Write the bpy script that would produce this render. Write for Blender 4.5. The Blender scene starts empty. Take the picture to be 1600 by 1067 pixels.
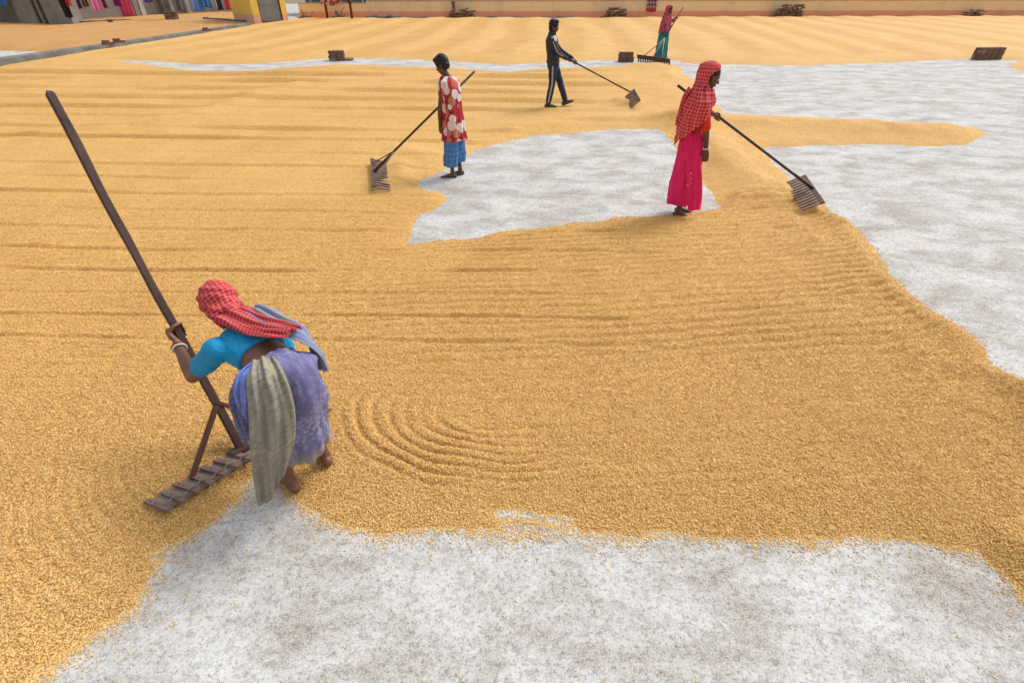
import bpy, math, random
import numpy as np
from mathutils import Vector, Matrix
random.seed(7); np.random.seed(7)
R = math.radians
scene = bpy.context.scene
COL = scene.collection

# ------------------------------------------------------------------ camera, sky, sun, exposure
CAM_H, PITCH, FPX = 2.4, R(35.6), 800.0        # eye height (m), downward pitch, focal length for a 1600 px wide frame
cam_d = bpy.data.cameras.new('camera'); cam = bpy.data.objects.new('camera', cam_d); COL.objects.link(cam)
cam.location = (0, 0, CAM_H); cam.rotation_euler = (math.pi/2 - PITCH, 0, 0)
cam_d.sensor_width = 36; cam_d.lens = 36*FPX/1600; cam_d.clip_start = 0.05; cam_d.clip_end = 3000
scene.camera = cam
SUN_EL, SUN_AZ = R(50), R(52)                  # the bright part of an overcast sky, high and ahead
world = bpy.data.worlds.new('World'); scene.world = world; world.use_nodes = True
wn = world.node_tree.nodes; wl = world.node_tree.links; wn.clear()
sky = wn.new('ShaderNodeTexSky'); sky.sky_type = 'NISHITA'; sky.sun_disc = False
sky.sun_elevation = SUN_EL; sky.sun_rotation = SUN_AZ; sky.dust_density = 4.0; sky.air_density = 1.0; sky.ozone_density = 1.0
hs = wn.new('ShaderNodeHueSaturation'); hs.inputs['Saturation'].default_value = 0.22   # overcast: the blue is mostly gone
bg = wn.new('ShaderNodeBackground'); bg.inputs['Strength'].default_value = 0.15
wo = wn.new('ShaderNodeOutputWorld')
wl.new(sky.outputs[0], hs.inputs['Color']); wl.new(hs.outputs[0], bg.inputs['Color']); wl.new(bg.outputs[0], wo.inputs[0])
sun_d = bpy.data.lights.new('sun', 'SUN'); sun_d.energy = 1.1; sun_d.angle = R(18); sun_d.color = (1.0, 0.965, 0.91)
sun = bpy.data.objects.new('sun', sun_d); COL.objects.link(sun)
sdir = Vector((math.sin(SUN_AZ)*math.cos(SUN_EL), math.cos(SUN_AZ)*math.cos(SUN_EL), math.sin(SUN_EL)))
sun.rotation_euler = sdir.to_track_quat('Z', 'Y').to_euler(); sun.location = sdir*50
vs = scene.view_settings
vs.view_transform = 'Standard'; vs.look = 'None'; vs.gamma = 1.0; vs.use_curve_mapping = False; vs.exposure = 0.38

# ------------------------------------------------------------------ helpers
SP, CP = math.sin(PITCH), math.cos(PITCH)
def ray(px, py):
    u, v = (px-800)/FPX, (py-533.5)/FPX
    return Vector((u, CP - v*SP, -SP - v*CP))
def G(px, py, z=0.0):                          # the point of the level z seen at a pixel of the 1600 px photograph
    r = ray(px, py); t = (z-CAM_H)/r.z
    return Vector((r.x*t, r.y*t, z))
def P(px, py, Y):                              # the point seen at that pixel in the upright plane Y metres away
    r = ray(px, py); t = Y/r.y
    return Vector((r.x*t, Y, CAM_H + r.z*t))
def V(*a): return Vector(a)
def lerp(a, b, t): return a*(1-t) + b*t

_T = np.random.RandomState(11).rand(256, 256)
def vnoise(x, y, s=0):
    x = np.asarray(x, float) + s*17.31; y = np.asarray(y, float) + s*9.77
    xi = np.floor(x).astype(int); yi = np.floor(y).astype(int); fx = x-xi; fy = y-yi
    fx = fx*fx*(3-2*fx); fy = fy*fy*(3-2*fy)
    a = _T[xi & 255, yi & 255]; b = _T[(xi+1) & 255, yi & 255]; c = _T[xi & 255, (yi+1) & 255]; d = _T[(xi+1) & 255, (yi+1) & 255]
    return (a*(1-fx)+b*fx)*(1-fy) + (c*(1-fx)+d*fx)*fy
def fbm(x, y, s=0, o=4):
    t = 0; a = 0.5; n = 0
    for k in range(o):
        t = t + a*vnoise(np.asarray(x)*2**k, np.asarray(y)*2**k, s+k); n += a; a *= 0.5
    return t/n
def sstep(a, b, x):
    t = np.clip((x-a)/(b-a), 0, 1); return t*t*(3-2*t)

def rootof(o):
    while o.parent: o = o.parent
    return o
def mk(name, verts, faces, mat, parent=None, uvs=None, smooth=True, solid=0.0, offset=0.0, subd=0):
    """link one mesh object; verts are given in world space"""
    off = rootof(parent).location if parent else Vector((0, 0, 0))
    me = bpy.data.meshes.new(name)
    me.from_pydata([(v[0]-off.x, v[1]-off.y, v[2]-off.z) for v in verts], [], faces)
    me.validate(); me.update()
    if uvs is not None:
        ul = me.uv_layers.new(name='UVMap')
        for l in me.loops: ul.data[l.index].uv = uvs[l.vertex_index]
    o = bpy.data.objects.new(name, me); COL.objects.link(o)
    if mat: me.materials.append(mat)
    if smooth: me.polygons.foreach_set('use_smooth', [True]*len(me.polygons))
    if subd:
        m = o.modifiers.new('s', 'SUBSURF'); m.levels = subd; m.render_levels = subd
    if solid:
        m = o.modifiers.new('t', 'SOLIDIFY'); m.thickness = solid; m.offset = offset
    if parent: o.parent = parent
    return o
def thing(name, label, cat, loc=(0, 0, 0), group=None):
    o = bpy.data.objects.new(name, None); COL.objects.link(o); o.location = loc
    o.empty_display_size = 0.1
    return tag(o, label, cat, group)
def tag(o, label, cat, group=None):
    o['label'] = label; o['category'] = cat
    if group: o['group'] = group
    return o
def struct(o, kind='structure'):
    o['kind'] = kind; return o

class MB:
    """collects shapes into one mesh"""
    def __init__(s): s.v = []; s.f = []; s.uv = []
    def add(s, v, f, uv=None):
        n = len(s.v); s.v += [tuple(p) for p in v]; s.f += [tuple(i+n for i in q) for q in f]
        s.uv += list(uv) if uv is not None else [(0, 0)]*len(v)
    def box(s, c, ax, ay, az, bev=0.0):        # centre and three half-axis vectors
        c = Vector(c); vs = []
        for k in (-1, 1):
            for j in (-1, 1):
                for i in (-1, 1): vs.append(c + ax*i + ay*j + az*k)
        s.add(vs, [(0, 2, 3, 1), (4, 5, 7, 6), (0, 1, 5, 4), (2, 6, 7, 3), (0, 4, 6, 2), (1, 3, 7, 5)])
    def abox(s, x0, x1, y0, y1, z0, z1):
        s.box(((x0+x1)/2, (y0+y1)/2, (z0+z1)/2), V((x1-x0)/2, 0, 0), V(0, (y1-y0)/2, 0), V(0, 0, (z1-z0)/2))
    def bar(s, a, b, w, h, side=None):         # a squared bar from a to b
        a = Vector(a); b = Vector(b); d = b-a; L = d.length; d.normalize()
        side = side or (V(0, 0, 1) if abs(d.z) < 0.9 else V(1, 0, 0))
        x = (side - d*side.dot(d)).normalized(); y = d.cross(x)
        s.box((a+b)/2, x*w/2, y*h/2, d*L/2)
    def tube(s, pts, rad, n=10, cap=True, xref=None, fl=1.0):
        r = rad if isinstance(rad, (list, tuple)) else [rad]*len(pts)
        pts = [Vector(p) for p in pts]; rings = []
        for i, p in enumerate(pts):
            d = (pts[min(i+1, len(pts)-1)] - pts[max(i-1, 0)]).normalized()
            ref = xref or (V(0, 0, 1) if abs(d.z) < 0.85 else V(0, 1, 0))
            x = (ref - d*ref.dot(d)).normalized(); y = d.cross(x)
            rr = r[i] if isinstance(r[i], (tuple, list)) else (r[i], r[i]*fl)
            rings.append((p, x, y, rr[0], rr[1]))
        s.loft(rings, n, cap)
    def loft(s, rings, n=16, cap=True):
        vs = []; fs = []; m = len(rings)
        for (c, x, y, a, b) in rings:
            for k in range(n):
                t = 2*math.pi*k/n; vs.append(c + x*(a*math.cos(t)) + y*(b*math.sin(t)))
        for i in range(m-1):
            for k in range(n):
                k2 = (k+1) % n; fs.append((i*n+k, i*n+k2, (i+1)*n+k2, (i+1)*n+k))
        if cap:
            vs.append(rings[0][0]); vs.append(rings[-1][0]); q = m*n
            for k in range(n):
                k2 = (k+1) % n; fs.append((q, k2, k)); fs.append((q+1, (m-1)*n+k, (m-1)*n+k2))
        s.add(vs, fs)
    def sqbar(s, pts, w, h, ref, ch=0.25):     # a squared, chamfered timber that may wander a little
        pts = [Vector(p) for p in pts]; n0 = len(s.v); vs = []; fs = []; m = len(pts)
        for i, p in enumerate(pts):
            d = (pts[min(i+1, m-1)]-pts[max(i-1, 0)]).normalized(); x = (ref-d*ref.dot(d)).normalized(); y = d.cross(x); a = w[i]/2; b = h[i]/2; c = min(a, b)*ch
            for (u, v) in ((a-c, -b), (a, -b+c), (a, b-c), (a-c, b), (-a+c, b), (-a, b-c), (-a, -b+c), (-a+c, -b)): vs.append(p+x*u+y*v)
        for i in range(m-1):
            for k in range(8): fs.append((i*8+k, i*8+(k+1) % 8, (i+1)*8+(k+1) % 8, (i+1)*8+k))
        fs.append(tuple(range(7, -1, -1))); fs.append(tuple((m-1)*8+k for k in range(8)))
        s.add(vs, fs)
    def cap(s, pts, rad, n=12):                # a rounded limb: chain of spheres' hull
        pts = [Vector(p) for p in pts]; d0 = (pts[0]-pts[1]).normalized(); d1 = (pts[-1]-pts[-2]).normalized()
        P2 = []; R2 = []
        for a in (1.0, 0.8, 0.45): P2.append(pts[0]+d0*rad[0]*a*0.98); R2.append(rad[0]*max(0.08, math.sqrt(1-a*a)))
        P2 += pts; R2 += list(rad)
        for a in (0.45, 0.8, 1.0): P2.append(pts[-1]+d1*rad[-1]*a*0.98); R2.append(rad[-1]*max(0.08, math.sqrt(1-a*a)))
        s.tube(P2, R2, n)
    def ell(s, c, ax, ay, az, n=18, m=12):     # ellipsoid with three semi-axis vectors
        c = Vector(c); vs = [c+az]; fs = []
        for i in range(1, m):
            ph = math.pi*i/m
            for k in range(n):
                t = 2*math.pi*k/n; vs.append(c + ax*(math.sin(ph)*math.cos(t)) + ay*(math.sin(ph)*math.sin(t)) + az*math.cos(ph))
        vs.append(c-az)
        for k in range(n): fs.append((0, 1+k, 1+(k+1) % n))
        for i in range(m-2):
            for k in range(n):
                a = 1+i*n+k; b = 1+i*n+(k+1) % n; fs.append((a, a+n, b+n, b))
        q = 1+(m-2)*n
        for k in range(n): fs.append((len(vs)-1, q+(k+1) % n, q+k))
        s.add(vs, fs)
    def obj(s, name, mat, parent=None, smooth=False, **k):
        return mk(name, s.v, s.f, mat, parent, s.uv, smooth, **k)
    def remesh(s, name, mat, parent=None, voxel=0.008, it=4, disp=None, fac=0.5):
        """fuse everything into one continuous skin"""
        o = mk(name, s.v, s.f, mat, parent, None, True)
        m = o.modifiers.new('r', 'REMESH'); m.mode = 'VOXEL'; m.voxel_size = voxel; m.use_smooth_shade = True
        m = o.modifiers.new('s', 'SMOOTH'); m.iterations = it; m.factor = fac
        dg = bpy.context.evaluated_depsgraph_get(); dg.update()
        me = bpy.data.meshes.new_from_object(o.evaluated_get(dg), depsgraph=dg)
        o.modifiers.clear(); old = o.data; o.data = me; me.name = name; bpy.data.meshes.remove(old)
        if disp is not None:
            off = rootof(parent).location if parent else Vector((0, 0, 0))
            n = len(me.vertices); co = np.empty(n*3); me.vertices.foreach_get('co', co); co = co.reshape(-1, 3)
            no = np.empty(n*3); me.vertices.foreach_get('normal', no); no = no.reshape(-1, 3)
            co += no*disp(co+np.array(off), no)[:, None]; me.vertices.foreach_set('co', co.ravel()); me.update()
        me.polygons.foreach_set('use_smooth', [True]*len(me.polygons))
        return o

# ------------------------------------------------------------------ materials
def nodes(name):
    m = bpy.data.materials.new(name); m.use_nodes = True
    return m, m.node_tree.nodes, m.node_tree.links, m.node_tree.nodes['Principled BSDF']
def N(ns, t, **k):
    n = ns.new(t)
    for a, b in k.items():
        if a in n.inputs: n.inputs[a].default_value = b
        else: setattr(n, a, b)
    return n
def ramp(ns, stops):
    r = ns.new('ShaderNodeValToRGB'); e = r.color_ramp.elements
    while len(e) < len(stops): e.new(0.5)
    for q, (p, c) in zip(e, stops): q.position = p; q.color = (c[0], c[1], c[2], 1)
    return r
def mixc(ns, ls, f, a, b, mode='MIX'):
    m = ns.new('ShaderNodeMix'); m.data_type = 'RGBA'; m.blend_type = mode; m.clamp_factor = True
    for s, x in ((0, f), (6, a), (7, b)):
        if hasattr(x, 'is_output'): ls.new(x, m.inputs[s])
        elif s == 0: m.inputs[0].default_value = x
        else: m.inputs[s].default_value = (x[0], x[1], x[2], 1)
    return m.outputs[2]
def math_(ns, ls, op, a, b=0.0, c=0.0):
    m = ns.new('ShaderNodeMath'); m.operation = op
    for i, x in enumerate((a, b, c)):
        if hasattr(x, 'is_output'): ls.new(x, m.inputs[i])
        else: m.inputs[i].default_value = x
    return m.outputs[0]
def simple(name, c1, c2=None, scale=8.0, rough=0.8, bump=0.15, bscale=None, coord='Object', stretch=(1, 1, 1), spec=0.3, det=5.0, lo=0.3, hi=0.7):
    """a colour wandering between two tones, with fine relief"""
    m, ns, ls, b = nodes(name)
    c2 = c2 or tuple(x*0.7 for x in c1)
    tc = N(ns, 'ShaderNodeTexCoord'); mp = N(ns, 'ShaderNodeMapping'); mp.inputs['Scale'].default_value = stretch
    ls.new(tc.outputs[coord], mp.inputs[0])
    n1 = N(ns, 'ShaderNodeTexNoise', Scale=scale, Detail=det, Roughness=0.65); ls.new(mp.outputs[0], n1.inputs['Vector'])
    r = ramp(ns, [(lo, c2), (hi, c1)]); ls.new(n1.outputs[0], r.inputs[0]); ls.new(r.outputs[0], b.inputs['Base Color'])
    n2 = N(ns, 'ShaderNodeTexNoise', Scale=bscale or scale*6, Detail=3.0); ls.new(mp.outputs[0], n2.inputs['Vector'])
    bp = N(ns, 'ShaderNodeBump', Strength=bump, Distance=0.01); ls.new(n2.outputs[0], bp.inputs['Height']); ls.new(bp.outputs[0], b.inputs['Normal'])
    b.inputs['Roughness'].default_value = rough; b.inputs['Specular IOR Level'].default_value = spec
    return m
def check_cloth(name, base, light, period=0.03, rough=0.9, dark=None, wide=0.5):
    """woven check: light bands crossing in the cloth's own two directions"""
    m, ns, ls, b = nodes(name)
    tc = N(ns, 'ShaderNodeTexCoord'); sx = N(ns, 'ShaderNodeSeparateXYZ'); 
    nz = N(ns, 'ShaderNodeTexNoise', Scale=5.0, Detail=2.0); ls.new(tc.outputs['UV'], nz.inputs['Vector'])
    va = N(ns, 'ShaderNodeVectorMath', operation='MULTIPLY_ADD'); ls.new(nz.outputs['Color'], va.inputs[0]); va.inputs[1].default_value = (0.03, 0.03, 0); ls.new(tc.outputs['UV'], va.inputs[2])
    ls.new(va.outputs[0], sx.inputs[0])
    def band(o):
        f = math_(ns, ls, 'FRACT', math_(ns, ls, 'MULTIPLY', o, 1.0/period))
        return math_(ns, ls, 'SMOOTH_MIN', math_(ns, ls, 'LESS_THAN', f, wide), 1.0, 0.05)
    bu, bv = band(sx.outputs[0]), band(sx.outputs[1])
    s = math_(ns, ls, 'ADD', math_(ns, ls, 'MULTIPLY', bu, 0.5), math_(ns, ls, 'MULTIPLY', bv, 0.5))
    nn = N(ns, 'ShaderNodeTexNoise', Scale=14.0, Detail=4.0); ls.new(tc.outputs['UV'], nn.inputs['Vector'])
    s2 = math_(ns, ls, 'MULTIPLY', s, math_(ns, ls, 'MULTIPLY_ADD', nn.outputs[0], 0.8, 0.45))
    col = mixc(ns, ls, s2, base, light)
    ls.new(col, b.inputs['Base Color']); b.inputs['Roughness'].default_value = rough; b.inputs['Specular IOR Level'].default_value = 0.2
    w = N(ns, 'ShaderNodeTexNoise', Scale=60.0, Detail=3.0); ls.new(tc.outputs['UV'], w.inputs['Vector'])
    bp = N(ns, 'ShaderNodeBump', Strength=0.25, Distance=0.004); ls.new(w.outputs[0], bp.inputs['Height']); ls.new(bp.outputs[0], b.inputs['Normal'])
    return m
# ------------------------------------------------------------------ the drying yard: floor and grain
KERB = [G(-330, 205), G(-140, 140), G(0, 107), G(120, 87), G(240, 66.5), G(330, 51), G(392, 40.5)]
FLOOR = []                                     # bare patches of the yard, as ground polygons
def patch(pts, soft=0.05, jit=0.05):
    FLOOR.append(([G(*p) for p in pts], soft, jit))
patch([(40, 1075), (105, 1022), (160, 985), (212, 945), (222, 915), (238, 885), (230, 868), (290, 838), (335, 815), (362, 785), (385, 752), (420, 738),
       (455, 775), (480, 795), (520, 818), (600, 836), (700, 832), (800, 838), (900, 833), (1000, 843), (1090, 838), (1200, 846), (1340, 845),
       (1440, 850), (1530, 862), (1560, 890), (1600, 935), (1660, 985), (1760, 1090), (1900, 1240), (-350, 1240)], 0.05, 0.06)
patch([(630, 376), (642, 356), (652, 336), (690, 322), (704, 311), (690, 300), (652, 292), (662, 281), (692, 264), (722, 245), (760, 229), (830, 213),
       (900, 207), (1000, 201), (1032, 204), (1046, 216), (1066, 245), (1092, 278), (1110, 300), (1124, 326), (1096, 330), (1050, 333), (960, 341),
       (885, 349), (850, 353), (792, 361), (722, 374), (645, 381)], 0.06, 0.12)
patch([(1056, 96), (1090, 101), (1250, 103), (1370, 99), (1520, 92), (1592, 95), (1576, 104), (1600, 112), (2100, 112), (2300, 640), (1680, 640), (1600, 590), (1560, 568),
       (1500, 520), (1440, 470), (1400, 430), (1362, 390), (1330, 352), (1300, 330), (1282, 316), (1250, 298), (1228, 275), (1196, 245), (1184, 232),
       (1202, 229), (1250, 229), (1350, 226), (1450, 229), (1515, 223), (1540, 211), (1530, 200), (1480, 195), (1400, 190), (1330, 186), (1250, 183),
       (1180, 181), (1130, 177), (1112, 163), (1100, 150), (1085, 130), (1066, 112)], 0.07, 0.16)
patch([(176, 94), (240, 95.5), (310, 101.5), (380, 101), (450, 96.5), (520, 91), (570, 91), (650, 93.5), (720, 97), (790, 102), (870, 97), (980, 93), (1062, 95),
       (1066, 104), (980, 102.5), (875, 107), (790, 113), (720, 108.5), (650, 105), (570, 101.5), (520, 101), (450, 106.5), (380, 112), (310, 112.5), (240, 102.5)], 0.05, 0.05)
patch([(-260, 80), (0, 80), (60, 81), (125, 79), (240, 60.5), (320, 47.5), (388, 37.5), (390, 39.5), (330, 49.5), (240, 64), (120, 84), (0, 103), (-260, 165)], 0.05, 0.1)
patch([(776, 801), (815, 800), (850, 806), (892, 811), (888, 817), (840, 812), (780, 807)], 0.02, 0.02)
patch([(784, 819), (830, 822), (900, 827), (896, 836), (790, 832)], 0.02, 0.02)
patch([(-400, 38), (0, 36), (70, 38), (105, 40), (132, 31), (190, 26), (300, 21), (388, 19), (394, 37.5), (470, 30), (560, 27), (640, 29), (750, 27),
       (900, 29), (1000, 28), (1200, 25.5), (1400, 26), (1500, 24.5), (1600, 26.5), (2100, 25), (2100, -22), (-400, -22)], 0.1, 0.25)

def poly_sd(x, y, poly):                       # signed distance, positive outside
    d2 = np.full(x.shape, 1e18); ins = np.zeros(x.shape, bool); n = len(poly)
    for i in range(n):
        a = poly[i]; b = poly[(i+1) % n]; ex, ey = b.x-a.x, b.y-a.y
        wx, wy = x-a.x, y-a.y; t = np.clip((wx*ex+wy*ey)/(ex*ex+ey*ey+1e-12), 0, 1)
        dx, dy = wx-ex*t, wy-ey*t; d2 = np.minimum(d2, dx*dx+dy*dy)
        c = ((a.y <= y) & (b.y > y)) | ((b.y <= y) & (a.y > y))
        with np.errstate(divide='ignore', invalid='ignore'):
            xi = a.x + (y-a.y)/(ey if abs(ey) > 1e-12 else 1e-12)*ex
        ins ^= c & (x < xi)
    d = np.sqrt(d2); return np.where(ins, -d, d)
def edge_sd(x, y):
    r = np.full(np.shape(x), 1e9)
    for poly, soft, jit in FLOOR:
        sd = poly_sd(x, y, poly)
        sc = 1.0/(jit*1.6)
        sd = sd + jit*(fbm(x*sc*0.5, y*sc*0.5, 3, 5)-0.5)*1.5 + 0.012*(vnoise(x*45, y*45, 5)-0.5)
        sd = sd + 0.10*sstep(2.5, 6, y)*(fbm(x*5, y*5, 91, 4)-0.5)*min(1, jit/0.1)
        r = np.minimum(r, sd)
    return r
def line_dist(x, y, pts):
    d2 = np.full(np.shape(x), 1e18)
    for a, b in zip(pts[:-1], pts[1:]):
        ex, ey = b.x-a.x, b.y-a.y; t = np.clip(((x-a.x)*ex+(y-a.y)*ey)/(ex*ex+ey*ey), 0, 1)
        d2 = np.minimum(d2, (x-a.x-ex*t)**2 + (y-a.y-ey*t)**2)
    return np.sqrt(d2)
BERMS = [([(1262, 322), (1310, 352), (1362, 412), (1420, 470), (1500, 545), (1610, 630), (1680, 700)], 0.19, 0.105),
         ([(1225, 350), (1290, 400), (1345, 460), (1400, 520), (1460, 600)], 0.14, 0.022),
         ([(1100, 330), (1150, 316), (1195, 310), (1216, 306)], 0.20, 0.075),
         ([(1080, 190), (1110, 230), (1150, 270), (1190, 300)], 0.38, 0.085),
         ([(1060, 192), (1180, 200), (1330, 205), (1500, 211)], 0.45, 0.10),
         ([(800, 205), (900, 196), (1020, 190), (1070, 196)], 0.30, 0.05),
         ([(1600, 870), (1660, 930), (1800, 1050)], 0.14, 0.05),
         ([(1060, 125), (1050, 108), (1000, 110)], 0.5, 0.09),
         ([(250, 196), (330, 180), (400, 152), (470, 138)], 0.30, 0.05),
         ([(60, 215), (160, 208), (250, 196)], 0.25, 0.035),
         ([(600, 296), (622, 285), (628, 262)], 0.16, 0.05),
         ([(965, 165), (990, 168), (998, 160)], 0.2, 0.06),
         ([(250, 825), (330, 780), (392, 730)], 0.10, 0.02),
         ([(560, 240), (600, 232), (660, 246)], 0.25, 0.03)]
BERMS = [([G(*p) for p in q], w, h) for q, w, h in BERMS]
def comb(t, sharp=2.2):                        # ridges with narrow furrows
    s = 0.5+0.5*np.cos(2*np.pi*t); return 1-s**sharp*1.0
TURN = [G(1150, 318), G(1230, 345), G(1310, 420), G(1380, 500), G(1470, 590), G(1580, 690)]
ARC1 = G(800, 640); ARC2 = G(405, 660); ARC3 = G(640, 395)
def grain_height(x, y, sd=None):
    if sd is None: sd = edge_sd(x, y)
    far = sstep(8, 18, y)
    hmax = 0.034 + 0.016*(fbm(x*0.5, y*0.5, 8, 3)-0.3) + 0.05*far + 0.03*sstep(3, 8, y)
    w = 0.10 + 0.22*vnoise(x*0.8, y*0.8, 9) + far*0.5
    h = np.where(sd > 0, hmax*(1-np.exp(-sd/w)), sd*0.25)
    fade = sstep(0.0, 0.35, sd)
    for pts, bw, bh in BERMS:
        d = line_dist(x, y, pts)
        h = h + bh*np.exp(-(d/bw)**2)*(0.65+0.7*fbm(x*3, y*3, 12, 3))*sstep(0.0, bw*1.5, sd)
    wob = 0.16*(fbm(x*0.7, y*0.7, 21, 3)-0.5) + 0.02*(vnoise(x*6, y*6, 22)-0.5)
    A1 = np.hypot((x-ARC1.x)*0.60, (y-ARC1.y)*1.0) + wob*0.5 + 0.035*(vnoise(x*4, y*4, 71)-0.5)
    m1 = sstep(0.18, 0.30, A1)*(1-sstep(0.60, 0.76, A1))*sstep(0.12, 0.38, (ARC1.y-y)*0.85+(ARC1.x-x)*0.50)*np.clip(2.2*fbm(x*2.2, y*2.2, 72, 3)-0.45, 0, 1.1)
    A2 = np.hypot(x-ARC2.x, y-ARC2.y) + wob*0.3
    m2 = sstep(0.35, 0.5, A2)*(1-sstep(1.2, 1.7, A2))*sstep(-0.1, 0.2, ARC2.x-x-0.1)
    A3 = np.hypot(x-ARC3.x+0.25, (y-ARC3.y)*1.3)
    m3 = sstep(0.15, 0.3, A3)*(1-sstep(0.8, 1.1, A3))*sstep(-0.1, 0.2, ARC3.y-y+0.05)*0.8
    str_ = (1-m1)*(1-m2)*(1-m3)
    ang = y - 0.10*x + wob
    p1 = sstep(0.35, 0.62, fbm(x*0.33+3, y*0.75, 31, 3))
    mid = sstep(2.9, 3.6, y)*(1-sstep(6.0, 7.0, y))*sstep(-2.2, 0.0, x)
    lines = comb(ang/0.118)*(0.004 + 0.024*mid)*(0.45+0.55*p1)
    lines2 = comb((y-0.06*x+wob*0.5)/0.085+0.3)*0.0035*(1-p1)
    lft = sstep(2.2, -0.2, x-0.12*y)*sstep(2.6, 3.6, y)*(1-sstep(16, 19, y))
    k = (np.maximum(y, 0.0)+2.5)/15.3
    yw = y+0.05*x+0.40*(fbm(x*0.16, y*0.35, 41, 2)-0.5)+0.03*(vnoise(x*1.1, y*1.1, 3)-0.5) + 0.22*(vnoise(y*1.7+5, y*0.0, 46)-0.5)
    sp = 15.3*np.log(np.maximum(yw, -1.5)+2.5)
    sg = np.minimum(0.15, (0.015+0.00065*y*y)/k)
    fr = sp-np.floor(sp); gv = np.exp(-((fr-0.5)/sg)**2)*np.clip(-0.1+1.6*vnoise(x*0.4+np.floor(sp)*0.37, np.floor(sp)*3.7, 44), 0, 1.35)
    bk = np.exp(-((fr-0.5-1.8*sg)/sg)**2)*np.clip(-0.1+1.6*vnoise(x*0.4+np.floor(sp)*0.37, np.floor(sp)*3.7, 44), 0, 1.35)
    spars = (-gv*0.70+bk*0.30)*sg*k*lft
    bands = 0.02*far*np.sin(fan_phase(x, y))*sstep(20, 22, y)
    h = h + fade*(str_*(lines+lines2+spars) + m1*0.021*comb(A1/0.062) + m2*(0.1+0.9*fbm(x*1.7, y*1.7, 73, 3))*0.009*comb(A2/0.07) + m3*0.005*comb(A3/0.10)) + bands*fade
    hf = 1-0.85*sstep(4.5, 8.5, y)
    lump = np.exp(-(line_dist(x, y, TURN)/0.30)**2)
    rough = 0.011*hf*(fbm(x*9, y*9, 61, 4)-0.5) + 0.02*(fbm(x*2, y*2, 62, 3)-0.5) + 0.10*lump*(fbm(x*3.2, y*4.2, 64, 4)-0.5)
    near = 1-sstep(3, 9, y)
    h = h + fade*rough + fade*near*0.006*(vnoise(x*70, y*70, 63)-0.5) - 0.002
    return np.where(sd > 0.12, np.maximum(h, 0.007), h)

def fan_phase(x, y):                           # the far field was raked in long lanes running away from the camera
    return 2*np.pi*((x-0.10*y)/2.3 + 0.9*(fbm(x*0.15, y*0.1, 51, 3)-0.5))

def hz(x, y):
    return max(0.0, float(grain_height(np.array([float(x)]), np.array([float(y)]))[0]))

def build_grain():
    vrow = np.concatenate([np.linspace(-535, -430, 110), np.linspace(-428.7, 60, 430), np.linspace(61.3, 640, 400), np.linspace(650, 1100, 24)])
    ang = PITCH + np.arctan(vrow/FPX); d = CAM_H/np.tan(ang); dep = d*CP + CAM_H*SP
    u = np.concatenate([np.linspace(-3.4, -1.24, 60), np.linspace(-1.22, 1.22, 850), np.linspace(1.24, 3.4, 60)])
    X = dep[:, None]*u[None, :]; Y = np.repeat(d[:, None], len(u), 1)
    sd = edge_sd(X, Y); Z = grain_height(X, Y, sd)
    n, m = X.shape
    idx = np.arange(n*m).reshape(n, m)
    q = np.stack([idx[:-1, :-1], idx[1:, :-1], idx[1:, 1:], idx[:-1, 1:]], -1).reshape(-1, 4)
    keep = (Z.ravel()[q] > -0.002).any(1); q = q[keep]
    used = np.unique(q); rm = -np.ones(n*m, int); rm[used] = np.arange(len(used)); q = rm[q][:, ::-1]
    me = bpy.data.meshes.new('paddy_grain')
    co = np.stack([X.ravel()[used], Y.ravel()[used], np.maximum(Z.ravel()[used], -0.03)], 1)
    me.vertices.add(len(co)); me.vertices.foreach_set('co', co.ravel())
    me.loops.add(q.size); me.loops.foreach_set('vertex_index', q.ravel())
    me.polygons.add(len(q)); me.polygons.foreach_set('loop_start', np.arange(0, q.size, 4)); me.polygons.foreach_set('loop_total', np.full(len(q), 4))
    me.update(); me.validate(); me.polygons.foreach_set('use_smooth', np.ones(len(me.polygons), bool))
    kk = [(p.y, p.x) for p in KERB]            # beyond the kerb lies a browner, damper batch
    tone = ((co[:, 0] < np.interp(co[:, 1], [a for a, b in kk], [b-0.1 for a, b in kk])) | ((co[:, 1] > kk[-1][0]) & (co[:, 0] < -14.2))).astype(np.float32)
    a = me.attributes.new('batch', 'FLOAT', 'POINT'); a.data.foreach_set('value', tone)
    X_, Y_ = co[:, 0], co[:, 1]
    tn = 0.5+0.5*np.tanh(1.8*np.sin(fan_phase(X_, Y_)))*sstep(19.5, 22, Y_)*(1-tone) + 0.9*(fbm(X_*0.5, Y_*0.5, 81, 4)-0.5)*sstep(2, 6, Y_)
    a = me.attributes.new('lane_tone', 'FLOAT', 'POINT'); a.data.foreach_set('value', np.clip(tn, 0, 1).astype(np.float32))  # light and dark of combing direction painted into the colour, plus random tone
    o = bpy.data.objects.new('paddy_grain', me); COL.objects.link(o); me.materials.append(M['grain'])
    o['kind'] = 'stuff'
    return o

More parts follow.
